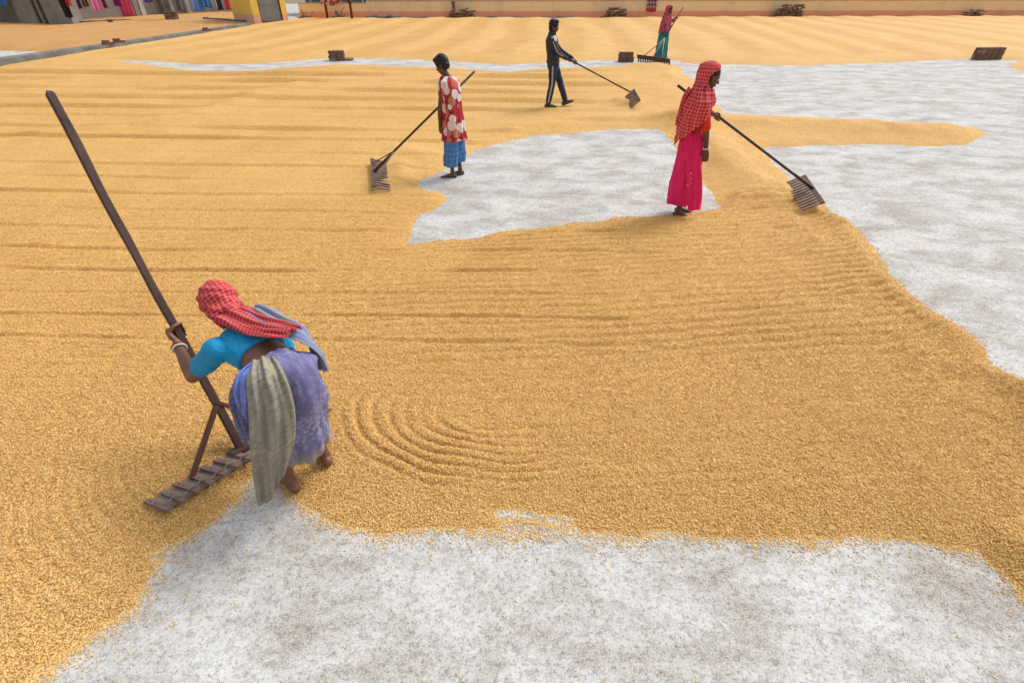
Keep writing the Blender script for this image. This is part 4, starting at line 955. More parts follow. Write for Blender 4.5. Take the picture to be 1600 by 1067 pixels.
    strip_cloth('sari_pleats', pc, M['sari_violet'], root, nr+V(-.4, 0, 0), [.06, .13, .15, .10], .016, 3, .02, .005, 26, 30, 2.1)
    # shoulder length of the sari across the back to the right hip
    u0 = z
    pd = [chest+T*.06+Rt*.07+z*.085, chest+Rt*.085+z*.122, pel+T*.22+Rt*.11+z*.130, pel+T*.10+Rt*.155+z*.125, pel+Rt*.178+z*.055, pel+Rt*.185-z*.07+Bk*.02]
    strip_cloth('sari_shoulder', pd, M['sari_grey'], root, [u0, u0, u0, u0+Rt*.4, u0*.5+Rt, Rt+z*.1], [.13, .15, .15, .13, .10, .05], .011, 3, .012, .005, 26, 40, .7)
    # headcloth: wound tight over the head, its tail laid along the back
    m = MB(); m.ell(hd+hu*.030-hf*.010, s*.098, f*.116, u*.112, 28, 22); m.ell(hd-hu*.045-hf*.030, s*.088, f*.088, u*.086, 20, 14)
    m.cap([hd-hu*.05-hf*.05-s*.05, hd-hu*.075-hf*.06, chest+T*.10+z*.09+Rt*.02], [.055, .060, .055], 14)
    o = m.remesh('headcloth', M['gamcha'], root, .0055, 4, lambda co, no: .0042*np.sin((co-np.array(hd))@np.array(hu*.8+s*.5-hf*.35)*120+9*fbm(co[:, 0]*7, co[:, 1]*7+co[:, 2]*7, 7, 3))+.006*(fbm(co[:, 0]*12, co[:, 1]*12+co[:, 2]*12, 8, 2)-.5))
    spheric_uv(o, hd, f, u, s, .095, root)
    pe = [hd-hu*.06-hf*.075-s*.055, hd-hu*.115-hf*.055-s*.01, chest+T*.04-Rt*.005+z*.128, pel+T*.26+Rt*.035+z*.128, pel+T*.14+Rt*.075+z*.150, pel+T*.03+Rt*.115+z*.175]
    strip_cloth('headcloth_tail', pe, M['gamcha'], root, [u0*.5-F, u0-F*.4, u0, u0, u0, u0], [.10, .145, .17, .165, .15, .11], .010, 2.4, .024, .006, 30, 46, 2.0)
    ax = (wrL-elL).normalized(); c = lerp(elL, wrL, .84)
    ringband('bangle', c, ax, .034, .006, M['bangle_white'], root); ringband('bangle', c+ax*.014+V(-.002, 0, 0), ax, .034, .005, M['bangle_red'], root)
    return root
def spheric_uv(o, c, f, u, s, r, root):
    """cloth runs round the head: u along the winding, v up"""
    me = o.data; ul = me.uv_layers.new(name='UVMap'); off = root.location
    n = len(me.vertices); co = np.empty(n*3); me.vertices.foreach_get('co', co); d = co.reshape(-1, 3)+np.array(off)-np.array(c)
    a = np.arctan2(d@np.array(s), -(d@np.array(f))); q = np.stack([a*r, d@np.array(u)*1.15], 1)
    li = np.empty(len(me.loops), int); me.loops.foreach_get('vertex_index', li); ul.data.foreach_set('uv', q[li].ravel())

class Pole:
    def __init__(s, a, b): s.a, s.b = Vector(a), Vector(b); s.ax = (s.b-s.a).normalized()
    def __call__(s, t): return lerp(s.a, s.b, t)
R1_BASE = G(376, 704, .03)
RAKE1 = Pole(R1_BASE, P(80, 148, 2.86))
M['blouse'] = simple('cyan_blouse', (.012, .31, .58), (.010, .25, .50), 9, .75, .3, 60)
def print_cloth(name, base, line, scale, width=.06, third=None, dirt=None, stretch=(1, 1, 1)):
    """small all-over print: curling outlines on a plain ground, faded in places"""
    m, ns, ls, b = nodes(name); tc = N(ns, 'ShaderNodeTexCoord'); mp = N(ns, 'ShaderNodeMapping'); mp.inputs['Scale'].default_value = stretch; ls.new(tc.outputs['UV'], mp.inputs[0])
    v = N(ns, 'ShaderNodeTexVoronoi', Scale=scale); ls.new(mp.outputs[0], v.inputs['Vector'])
    f = math_(ns, ls, 'LESS_THAN', math_(ns, ls, 'ABSOLUTE', math_(ns, ls, 'SUBTRACT', v.outputs['Distance'], .34)), width)
    g = math_(ns, ls, 'LESS_THAN', v.outputs['Distance'], .12)
    c = mixc(ns, ls, math_(ns, ls, 'MULTIPLY', math_(ns, ls, 'MAXIMUM', f, g), .75), base, line)
    nz = N(ns, 'ShaderNodeTexNoise', Scale=4.0, Detail=5.0); ls.new(tc.outputs['UV'], nz.inputs['Vector'])
    r = ramp(ns, [(.38, (0, 0, 0)), (.62, (.8, .8, .8))]); ls.new(nz.outputs[0], r.inputs[0])
    c = mixc(ns, ls, r.outputs[0], c, third or tuple(x*.82 for x in base))
    ls.new(c, b.inputs['Base Color']); b.inputs['Roughness'].default_value = .9; b.inputs['Specular IOR Level'].default_value = .2
    w = N(ns, 'ShaderNodeTexNoise', Scale=22.0, Detail=5.0); ls.new(tc.outputs['UV'], w.inputs['Vector'])
    bp = N(ns, 'ShaderNodeBump', Strength=.35, Distance=.008); ls.new(w.outputs[0], bp.inputs['Height']); ls.new(bp.outputs[0], b.inputs['Normal'])
    return m, ns, ls, b, c, tc
def violet():
    m, ns, ls, b, c, tc = print_cloth('violet_sari', (.19, .19, .355), (.42, .43, .58), 44, .095, (.15, .14, .29))
    sx = N(ns, 'ShaderNodeSeparateXYZ'); ls.new(tc.outputs['UV'], sx.inputs[0])
    r = ramp(ns, [(.54, (0, 0, 0)), (.62, (1, 1, 1))]); ls.new(sx.outputs[1], r.inputs[0])   # dusty olive border towards the hem
    c2 = mixc(ns, ls, math_(ns, ls, 'MULTIPLY', r.outputs[0], .85), c, (.33, .275, .20)); ls.new(c2, b.inputs['Base Color']); return m
M['sari_violet'] = violet()
M['sari_blue'] = print_cloth('blue_sari_reverse', (.19, .24, .62), (.33, .38, .72), 46, .07)[0]
M['sari_olive'] = print_cloth('olive_sari_end', (.34, .30, .215), (.17, .175, .17), 40, .12, (.23, .215, .18), stretch=(.65, 1.5, 1))[0]
M['sari_grey'] = print_cloth('grey_sari_shoulder', (.30, .29, .27), (.22, .25, .45), 26, .12, (.22, .25, .48), stretch=(2.2, .25, 1))[0]
bent_woman()
# ------------------------------------------------------------------ rakes
M['wood'] = simple('rake_timber', (.088, .043, .030), (.040, .022, .018), 9, .6, .35, 40, stretch=(1, 1, .25), spec=.4)
M['wood_red'] = simple('rake_strut_timber', (.125, .048, .028), (.075, .030, .020), 10, .65, .3, 40)
M['wood_grey'] = simple('dusty_rake_board', (.30, .25, .232), (.18, .145, .135), 8, .8, .4, 50)
M['wood_slat'] = simple('rake_slat_timber', (.285, .19, .16), (.16, .105, .088), 9, .75, .4, 50)
M['wire'] = simple('tie_wire', (.30, .22, .15), (.2, .14, .1), 20, .5)
def big_rake():
    l = V(.64, .768, 0).normalized(); ax = RAKE1.ax; w = V(.87, -.43, .22).normalized(); nu = w.cross(l).normalized(); nu = nu if nu.z > 0 else -nu
    b0 = R1_BASE+V(0, 0, .0)
    t = thing('wooden_rake', 'large wooden rake with a long dark pole held by the bent woman', 'rake', tuple(b0), 'wooden rakes')
    m = MB(); n = 26; o1, o2 = orth(ax, l); pts = []; ws = []; hs = []
    for i in range(n):
        f = i/(n-1); pts.append(lerp(b0, RAKE1.b, f)+o1*(.006*math.sin(5*f+1)+.0022*math.sin(23*f))+o2*(.005*math.sin(4*f)+.002*math.sin(19*f+2))); k = 1+.05*math.sin(9*f)+.03*math.sin(31*f); ws.append((.044-.004*f)*k); hs.append((.040-.003*f)*k)
    pts.append(RAKE1.b+ax*.012); ws.append(.028); hs.append(.026)
    m.sqbar(pts, ws, hs, l, .32); o = m.obj('pole', M['wood'], t)
    c = b0+w*.055-nu*.004; m = MB(); m.box(c-l*.02, l*.50, w*.078, nu*.010); o = m.obj('board', M['wood_grey'], t)
    m = MB(); m.box(b0+w*.02+nu*.020, l*.06, w*.045, nu*.010); m.obj('cleat', M['wood'], t)
    for k in range(14):
        if k == 7: continue
        f = -.505+k*.0764; c = b0+l*f+w*(.078+random.uniform(-.006, .006))+nu*.016
        m = MB(); e = (w+l*random.uniform(-.05, .05)).normalized(); m.box(c, l*.0145, e*.112, nu*.0085); o = m.obj('slat', M['wood_slat'], t)
        for q in (-.06, -.02):
            n_ = MB(); n_.tube([c+e*q+nu*.008, c+e*q+nu*.0115], .004, 6); n_.obj('nail', M['wood'], o)
    pts = []
    for k in range(54):
        f = -.5+k*.0174; pts.append(b0+l*f+w*(.138+.012*math.sin(k*1.45))+nu*(.030+.009*math.sin(k*.72*1.02)))
    m = MB(); m.tube(pts, .0035, 6); m.obj('tie_wire', M['wire'], t, True)
    j = RAKE1(.155)
    for q, f in ((-1, -.29), (1, .29)):
        m = MB(); m.bar(j+ax*.012*q, b0+l*f+nu*.006+w*.0, .052, .024, l.cross(ax)); o = m.obj('strut', M['wood_red'], t)
        bv = o.modifiers.new('b', 'BEVEL'); bv.width = .003; bv.segments = 1
    return t
big_rake()

def comb_rake(label, tipA, tipB, tine, grip_pt, length, ntine, board_h=.05, pr=.016, thick=.02, frame=None, mats=('wood', 'wood_slat'), tw=.042):
    """rake with a back board between the tine roots; the pole runs from the board through grip_pt"""
    A, B = Vector(tipA), Vector(tipB); ra_, rb_ = A+tine, B+tine; c = (ra_+rb_)/2; l = (rb_-ra_).normalized()
    t = thing('wooden_rake', label, 'rake', (c.x, c.y, 0), 'wooden rakes')
    ax = (grip_pt-c).normalized(); nu = l.cross(tine).normalized(); td = tine.normalized(); L = (rb_-ra_).length
    m = MB(); m.box(c, l*(L/2+.02), td*board_h/2, nu*thick/2); m.obj('board', M[mats[0]], t)
    for k in range(ntine):
        f = k/(ntine-1); r0 = lerp(ra_, rb_, f); m = MB(); e = tine*random.uniform(.95, 1.03)
        m.bar(r0+td*(-.03)+nu*.004, r0-e, tw, .018, l); m.obj('tine', M[mats[1]], t)
    m = MB(); m.tube([c-ax*.02, c+ax*length], [pr, pr*.92], 10); m.obj('pole', M[mats[0]], t, True)
    m = MB(); m.bar(c-ax*.03+nu*.02, c+ax*.34+nu*.012, .05, .02, l); m.obj('splice', M[mats[0]], t)
    if frame:
        for f in (.18, .82):
            m = MB(); m.bar(c+ax*frame, lerp(ra_, rb_, f), .014, .014); m.obj('strut', M[mats[1]], t)
    return t
# ------------------------------------------------------------------ the four standing people and their rakes
def hood_cloth(name, prof, F, mat, par, zbot, hole, n=132, nv=84, fold=None, solid=.006):
    """a cloth laid over head and shoulders: prof = (z, centre, side radius, fore radius) from the crown down; hole = (half angle, z0, z1) of the face"""
    F = F.normalized(); S = V(F.y, -F.x, 0); zs = [p[0] for p in prof]
    def at(z):
        k = 0
        while k < len(prof)-2 and z < zs[k+1]: k += 1
        t = (z-zs[k])/(zs[k+1]-zs[k]); t = t*t*(3-2*t); return lerp(prof[k][1], prof[k+1][1], t), lerp(prof[k][2], prof[k+1][2], t), lerp(prof[k][3], prof[k+1][3], t)
    vs = []; uv = []; th_ = []; zz = []
    for j in range(nv+1):
        for i in range(n+1):
            th = -math.pi+2*math.pi*i/n; zb = zbot(th); s = j/nv; s = s**1.15; z = zs[0]+(zb-zs[0])*s
            c, a, b = at(z); f = (fold(th, z) if fold else 0)*min(1, s*3)
            p = c-F*((b+f)*math.cos(th))+S*((a+f)*math.sin(th)); p = V(p.x, p.y, z); vs.append(p); uv.append((th*.16, z)); th_.append(th); zz.append(z)
    fs = []
    for j in range(nv):
        for i in range(n):
            a = j*(n+1)+i; q = (a, a+n+1, a+n+2, a+1); tm = abs(sum(th_[k] for k in q)/4); zm = sum(zz[k] for k in q)/4
            if hole:
                zc = (hole[1]+hole[2])/2; hh = (hole[2]-hole[1])/2; e = (zm-zc)/hh
                if abs(e) < 1 and tm > math.pi-(math.pi-hole[0])*math.sqrt(max(0, 1-abs(e)**2.6)): continue
            fs.append(q)
    return mk(name, vs, fs, mat, par, uv, True, solid=solid, offset=1)

M['pink_sari'] = simple('hot_pink_sari', (.80, .022, .165), (.66, .016, .125), 5, .75, .35, 30)
M['orange_blouse'] = simple('orange_red_blouse', (.66, .042, .018), (.54, .034, .018), 9, .75, .3, 60)
M['white_cloth'] = simple('white_cotton', (.70, .66, .66), (.5, .46, .5), 20, .85, .3, 60)
def skirt(name, rings, mat, par, fold, n=120, solid=.005): return cloth_loft(name, rings, mat, par, n, fold, solid, wr=1.5)

def pink_woman():
    bx, by = 2.055, 6.04; F = V(1, -.06, 0).normalized(); S = V(F.y, -F.x, 0); z = V(0, 0, 1); o = V(bx, by, 0)
    q = lambda f, s, h: o+F*f+S*s+z*h
    root = thing('person', 'woman in a hot pink sari and red checked shawl standing with one arm down', 'person', (bx, by, 0), 'people raking the grain')
    b = MB(); pel, chest, neck, hd = q(-.01, 0, .90), q(-.015, 0, 1.265), q(0, 0, 1.36), q(.060, 0, 1.515)
    torso(b, pel, chest, neck, S, S, .95)
    shR, shL = q(-.005, .150, 1.285), q(-.005, -.150, 1.285)
    elR, wrR = q(.055, .205, 1.045), q(.105, .195, .825)
    grip = P(1122, 182, by+.17); pole_c = (V(*PINK_A)+V(*PINK_B))/2+PINK_T
    elL, wrL = q(.13, -.17, 1.11), grip+V(-.078, -.030, .035)
    arm(b, shR, elR, wrR, .95); arm(b, shL, elL, wrL, .95)
    hand_relaxed(b, wrR, V(.12, 0, -1), V(.4, .9, 0), .98, .32, -1)
    hand_grip(b, wrL, grip, grip-pole_c, .019, .98, -1)
    g = by
    aR, aL = q(-.035, .075, .075), q(.015, -.075, .075); fz = hz(aR.x, aR.y)
    for hs_, an in ((.085, aR), (-.085, aL)):
        hip = q(-.01, hs_, .87); leg(b, hip, lerp(hip, an, .52)+F*.02, an, .88)
    foot(b, aR, F+S*.12, .98, 0.004); foot(b, aL, F-S*.1, .98, 0.004)
    fd_ = (F-z*.34).normalized(); limb(b, [chest+z*.06, hd-z*.04-F*.015], [.05, .046]); f, u, s = head(b, hd, fd_, (z+F*.3), .96)
    b.remesh('body', M['skin_dark'], root, .0068, 4); bd = root.children[0]; face_bits(bd, hd, f, u, s, .96)
    m = MB(); m.ell(hd+u*.040-f*.022, s*.072, f*.092, u*.086, 18, 12); m.obj('hair', M['hair'], root, True)
    m = MB(); torso(m, pel, chest, neck, S, S, .95, .012)
    m.v = m.v
    for sh, el in ((shR, elR), (shL, elL)): limb(m, [sh-(el-sh)*.05, lerp(sh, el, .5), lerp(sh, el, .93)], [.064, .058, .052], 14)
    m.remesh('blouse', M['orange_blouse'], root, .008, 5, lambda co, no: .006*(fbm(co[:, 0]*13+co[:, 1]*7, co[:, 2]*15, 5, 3)-.5)*2)
    def rg(f_, h, a, c): return (q(f_, 0, h), S, F, a, c)
    rings = [rg(.0, .99, .135, .115), rg(-.005, .90, .168, .135), rg(-.01, .78, .172, .140), rg(-.01, .55, .170, .143), rg(-.015, .36, .168, .142), rg(-.02, .24, .168, .142), rg(-.025, .165, .168, .142)]
    def fd(th, t):
        return t**.8*.8*(.016*math.sin(5*th+1.8*math.sin(3*t)+.6)+.008*math.sin(9*th-2*t+1+math.sin(4*t))+.003*math.sin(19*th+4*t)) + .008*math.sin(3*th-9*t+1)*t + .03*t*math.exp(-((th-.2)/.5)**2)*math.sin(9*th)
    skirt('sari', rings, M['pink_sari'], root, fd, 150)
    # diagonal pull of cloth across the near hip
    strip_cloth('sari_pleat', [q(-.10, .14, .98), q(-.04, .172, .80), q(.03, .192, .55), q(.09, .195, .30), q(.115, .19, .13)], M['pink_sari'], root, S, [.10, .15, .17, .17, .15], .008, 2.5, .012, .005, 24, 40, .5)
    m = MB(); c0 = q(-.02, .183, .50)
    for k in range(3):
        pts = [c0+z*(.05-.055*k)+F*(.022*math.cos(t)+.006*k)+z*(.022*math.sin(t*(1.3+.3*k)))+S*(.016+.004*math.sin(t)) for t in [.35*i for i in range(16)]]
        m.tube(pts, .0028, 5)
    m.obj('embroidery', M['white_cloth'], root, True)
    cloth_loft('waist_cloth', [(q(.002, 0, .875), S, F, .178, .158), (q(.002, 0, .93), S, F, .172, .152), (q(.0, 0, .985), S, F, .162, .145)], M['white_cloth'], root, 40, lambda th, t: .004*math.sin(9*th+5*t), .004, False, R(25), R(150))
    prof = [(1.668, q(.02, 0, 0), .006, .006), (1.66, q(.02, 0, 0), .050, .062), (1.625, q(.02, 0, 0), .086, .105), (1.56, q(.022, 0, 0), .097, .118), (1.48, q(.015, 0, 0), .097, .112), (1.41, q(-.005, 0, 0), .105, .105), (1.36, q(-.01, 0, 0), .175, .122),
            (1.31, q(-.012, 0, 0), .226, .140), (1.20, q(-.025, 0, 0), .246, .150), (1.06, q(-.03, 0, 0), .250, .155), (.90, q(-.03, 0, 0), .215, .165), (.78, q(-.03, 0, 0), .20, .165)]
    def zb(th):
        a = abs(th); v = np.interp(a, [0, .5, 1.0, 1.55, 2.1, 2.6, 3.15], [.85, .90, .99, 1.085, 1.19, 1.265, 1.30]); return float(v)-(.04*math.exp(-((th+.1)/.25)**2))+.012*math.sin(6*th)
    hood_cloth('shawl', prof, F, M['gamcha2'], root, zb, (1.50, 1.40, 1.605), fold=lambda th, zz: (.008*math.sin(9*th+8*zz)+.006*math.sin(17*th-5*zz))*(1 if zz < 1.45 else .35)+.010*math.sin(4*th+26*zz)*(.4 if zz > 1.42 else .8))
    strip_cloth('shawl_tail', [q(-.13, -.02, 1.40), q(-.165, -.05, 1.30), q(-.185, -.06, 1.15), q(-.19, -.055, 1.02)], M['gamcha2'], root, -F, [.08, .11, .10, .05], .012, 2.5, .015, .005, 20, 26, .9)
    ax = (wrR-elR).normalized(); ringband('bangle', lerp(elR, wrR, .93), ax, .033, .0055, M['bangle_white'], root)
    ax = (wrL-elL).normalized(); ringband('bangle', lerp(elL, wrL, .90), ax, .032, .005, M['bangle_red'], root)
    return pole_c, grip
PINK_A, PINK_B, PINK_T = tuple(G(1227, 287, .12)), tuple(G(1252, 329, .11)), V(.23, .02, .09)
pc_, gr_ = pink_woman()
comb_rake('wooden comb rake resting at the grain edge, held by the hot pink sari woman', PINK_A, PINK_B, PINK_T, gr_, 2.34, 13, .05, tw=.032)

M['flower'] = blotch('red_flower_print', (.36, .012, .018), (.70, .60, .56), 8.0, .53, .58, (.50, .17, .10))
M['plaid'] = check_cloth('blue_plaid', (.06, .19, .43), (.33, .46, .63), .075, wide=.10)
def boy():
    F = V(-.90, .42, 0).normalized(); S = V(F.y, -F.x, 0); z = V(0, 0, 1); g = G(712, 276); o = V(g.x, g.y, 0)   # S: his right, the far side
    q = lambda f, s, h: o+F*f+S*s+z*h
    root = thing('person', 'boy in a red sleeveless tunic with big white flowers and blue plaid lungi', 'person', tuple(o), 'people raking the grain')
    b = MB(); pel, chest, neck = q(-.02, 0, .84), q(0, 0, 1.22), q(.03, 0, 1.33); hd = P(690.5, 102, o.y+.03)
    torso(b, pel, chest, neck, S, S, .86)
    shL, shR = q(.02, -.138, 1.235), q(.06, .135, 1.225)
    grip = P(688, 165, 7.50); pc = (V(*BOY_A)+V(*BOY_B))/2+BOY_T
    elL, wrL = P(687, 172, o.y-.12), P(687.5, 197, o.y-.10); elR = q(.22, .15, 1.02); wrR = grip+V(.03, -.055, .05)
    arm(b, shL, elL, wrL, .84); arm(b, shR, elR, wrR, .84)
    hand_relaxed(b, wrL, V(.1, 0, -1), V(.5, .8, 0), .92, .6, 1); hand_grip(b, wrR, grip, grip-pc, .018, .92, 1)
    aL, aR = P(707, 268, o.y-.05), P(719, 263, o.y+.08); aL = V(aL.x, aL.y, .07); aR = V(aR.x, aR.y, .07)
    for hs_, an in ((-.075, aL), (.075, aR)):
        hip = q(-.02, hs_, .80); leg(b, hip, lerp(hip, an, .52)+F*.02, an, .80)
    foot(b, aL, V(-1, .05, 0), .98, .003); foot(b, aR, V(-.9, -.2, 0), .98, .003)
    fdir = (F*.75+V(-.2, -.1, 0)-z*.42).normalized(); limb(b, [chest+z*.05, hd-z*.05-F*.015], [.046, .042]); f, u, s = head(b, hd, fdir, z+F*.35, .95)
    b.remesh('body', M['skin_dark'], root, .0075, 4); bd = root.children[0]; face_bits(bd, hd, f, u, s, .95)
    m = MB(); m.ell(hd+u*.040-f*.014, s*.080, f*.096, u*.090, 20, 14); m.ell(hd-u*.012-f*.055, s*.066, f*.046, u*.062, 14, 10); m.ell(hd+u*.082+f*.04, s*.06, f*.05, u*.035, 12, 8)
    m.remesh('hair', M['hair'], root, .0065, 2, lambda co, no: .009*(fbm(co[:, 0]*70, co[:, 2]*70+co[:, 1]*60, 3, 3)-.3))
    def rg(f_, h, a, c): return (q(f_, 0, h), S, F, a, c)
    rings = [rg(.035, 1.318, .064, .064), rg(.028, 1.290, .115, .080), rg(.022, 1.262, .176, .105), rg(.012, 1.15, .178, .120), rg(.0, .98, .162, .118), rg(-.01, .84, .168, .128), rg(-.015, .70, .180, .145), rg(-.02, .575, .186, .152), rg(-.02, .53, .187, .154)]
    fold = lambda th, t: t**1.3*(.014*math.sin(5*th+2*t+.5)+.008*math.sin(11*th+3*t)) + .005*math.sin(3*th+13*t)
    cloth_loft('tunic', rings, M['flower'], root, 96, fold, .005)
    m = MB(); 
    for hs_, an, dz in ((-.072, aL, .0), (.072, aR, .035)):
        hip = q(-.02, hs_, .72); k = lerp(hip, an, .5)
        cloth_loft('lungi_leg', [(hip, S, F, .080, .095), (k+F*.005, S, F, .090, .10), (V(an.x, an.y, .30)+F*.01, S, F, .094, .095), (V(an.x, an.y, .17+dz)+F*.012, S, F, .088, .090)], M['plaid'], root, 60, lambda th, t: t*(.010*math.sin(5*th+4*t)+.005*math.sin(9*th)), .005)
    return pc, grip
BOY_A, BOY_B, BOY_T = tuple(G(603, 254, .10)), tuple(G(610, 297, .09)), V(-.20, -.01, .05)
pc_, gr_ = boy()
comb_rake('wooden comb rake tilted in the grain, held by the boy in the flowered tunic', BOY_A, BOY_B, BOY_T, gr_, 1.93, 13, .05, frame=.42, tw=.034)

M['jacket'] = simple('charcoal_jacket', (.040, .041, .045), (.028, .028, .031), 8, .7, .35, 50); M['navy'] = simple('navy_trousers', (.030, .040, .095), (.022, .028, .068), 8, .75, .35, 40)
M['stripe'] = simple('grey_white_stripe', (.42, .42, .46), (.34, .34, .38), 20, .8, .2, 60); M['sole'] = simple('grey_shoe', (.085, .075, .07), (.05, .045, .042), 12, .7)
def man():
    F = V(1, -.10, 0).normalized(); S = V(F.y, -F.x, 0); z = V(0, 0, 1); g = G(868.5, 173); o = V(g.x, g.y, 0); gz = hz(o.x, o.y)
    q = lambda f, s, h: o+F*f+S*s+z*(h+gz)
    root = thing('person', 'man in a charcoal jacket and navy trousers with a white side stripe, walking', 'person', (o.x, o.y, gz), 'people raking the grain')
    b = MB(); pel, chest, neck, hd = q(-.10, 0, .86), q(-.15, 0, 1.25), q(-.145, 0, 1.36), q(-.115, 0, 1.475)
    torso(b, pel, chest, neck, S, S, 1.0); shR, shL = q(-.15, .165, 1.27), q(-.15, -.165, 1.27)
    pc = (V(*MAN_A)+V(*MAN_B))/2+MAN_T; grip = P(893.5, 95.5, o.y-.10)
    elR, wrR = q(.0, .20, 1.03), grip+V(-.085, -.01, .03); wrL = grip+V(.05, .04, .02); elL = q(.02, -.17, 1.05)
    arm(b, shR, elR, wrR); arm(b, shL, elL, wrL); hand_grip(b, wrR, grip, grip-pc, .018, 1.05, -1); g2 = grip+(pc-grip).normalized()*-.10; 
    hand_grip(b, wrL, grip+(pc-grip).normalized()*.09, grip-pc, .018, 1.05, 1)
    aR, aL = q(-.17, .08, .08), q(.19, -.08, .12)
    kR, kL = q(-.10, .085, .47), q(.05, -.085, .48); hR, hL = q(-.10, .085, .84), q(-.10, -.085, .84)
    leg(b, hR, kR, aR, .95); leg(b, hL, kL, aL, .95)
    limb(b, [chest+z*.05, hd-z*.05], [.05, .05]); f, u, s = head(b, hd, F-z*.18+S*.15, z+F*.1, 1.0)
    b.remesh('body', M['skin_dark'], root, .010, 4); bd = root.children[0]; face_bits(bd, hd, f, u, s)
    m = MB(); m.ell(hd+u*.045-f*.016, s*.084, f*.100, u*.092, 20, 14); m.ell(hd-u*.02-f*.055, s*.070, f*.048, u*.068, 14, 10); m.ell(hd+u*.10+f*.03, s*.065, f*.06, u*.035, 12, 8)
    m.remesh('hair', M['hair'], root, .008, 2, lambda co, no: .010*(fbm(co[:, 0]*60, co[:, 2]*60+co[:, 1]*50, 3, 3)-.3))
    m = MB(); torso(m, pel+z*.03, chest, neck, S, S, 1.0, .022)
    for sh, el, wr in ((shR, elR, wrR), (shL, elL, wrL)):
        limb(m, [sh, lerp(sh, el, .5), el], [.070, .060, .053], 12); limb(m, [el, lerp(el, wr, .5), lerp(el, wr, .86)], [.053, .047, .040], 12)
    m.loft([(q(-.15, 0, 1.33), S, F, .085, .08), (q(-.145, 0, 1.38), S, F, .080, .075), (q(-.14, 0, 1.405), S, F, .076, .072)], 16)
    m.remesh('jacket', M['jacket'], root, .010, 4, lambda co, no: .012*(fbm(co[:, 0]*11+co[:, 1]*6, co[:, 2]*13, 5, 3)-.5)*2)
    cloth_loft('waistband', [(q(-.105, 0, .83), S, F, .170, .128), (q(-.105, 0, .87), S, F, .172, .13)], M['sole'], root, 40, None, .006)
    m = MB(); m.loft([(q(-.10, 0, .88), S, F, .155, .115), (q(-.10, 0, .78), S, F, .165, .125), (q(-.10, 0, .70), S, F, .12, .10)], 16)
    for h, k, a in ((hR, kR, aR), (hL, kL, aL)): limb(m, [h, lerp(h, k, .5), k, lerp(k, a, .5), lerp(k, a, .93)], [.098, .088, .073, .066, .062], 14)
    m.remesh('trousers', M['navy'], root, .010, 4, lambda co, no: .010*(fbm(co[:, 0]*9, co[:, 2]*14, 6, 3)-.5)*2)
    strip_cloth('side_stripe', [q(-.10, .185, .80), hR*.5+kR*.5+S*.094, kR+S*.078, lerp(kR, aR, .5)+S*.072, lerp(kR, aR, .95)+S*.068], M['stripe'], root, S, .028, .0, 1, .004, .006, 6, 24)
    strip_cloth('sleeve_stripe', [shR+z*.05+S*.055, lerp(shR, elR, .5)+S*.064+z*.012, elR+S*.057+z*.01, lerp(elR, wrR, .6)+S*.05+z*.015], M['stripe'], root, S+z*.3, .014, 0, 1, .003, .005, 4, 20)
    strip_cloth('shoulder_patch', [shR+F*.045+S*.035+z*.060, shR+F*.082+S*.045+z*.01, shR+F*.088+S*.05-z*.03], M['white_cloth'], root, F+S*.8, .08, 0, 1, .006, .006, 8, 10)
    for an, d, li in ((aR, F, 0), (aL, F+V(0, 0, 0), .35)):
        m = MB(); dd = (V(F.x, F.y, 0)+z*li).normalized(); up = (z-F*li).normalized(); b0 = V(an.x, an.y, an.z-.055)
        m.loft([(b0-dd*.075, S, up, .02, .02), (b0-dd*.06, S, up, .036, .042), (b0+dd*.02, S, up, .040, .046), (b0+dd*.10-up*.008, S, up, .046, .034), (b0+dd*.16-up*.014, S, up, .042, .024), (b0+dd*.19-up*.018, S, up, .02, .012)], 14); m.obj('shoe', M['sole'], root, True)
    return pc, grip
MAN_A, MAN_B, MAN_T = tuple(G(981, 157, .10)), tuple(G(985, 166, .08)), V(.16, -.05, .16)
MAN_A, MAN_B = tuple(V(*MAN_A)+V(0, .35, 0)), tuple(V(*MAN_B)+V(-.05, -.25, 0))
pc_, gr_ = man()
comb_rake('wooden comb rake flicking up grain, held by the walking man', MAN_A, MAN_B, MAN_T, gr_, 1.86, 10, .06, frame=.25)

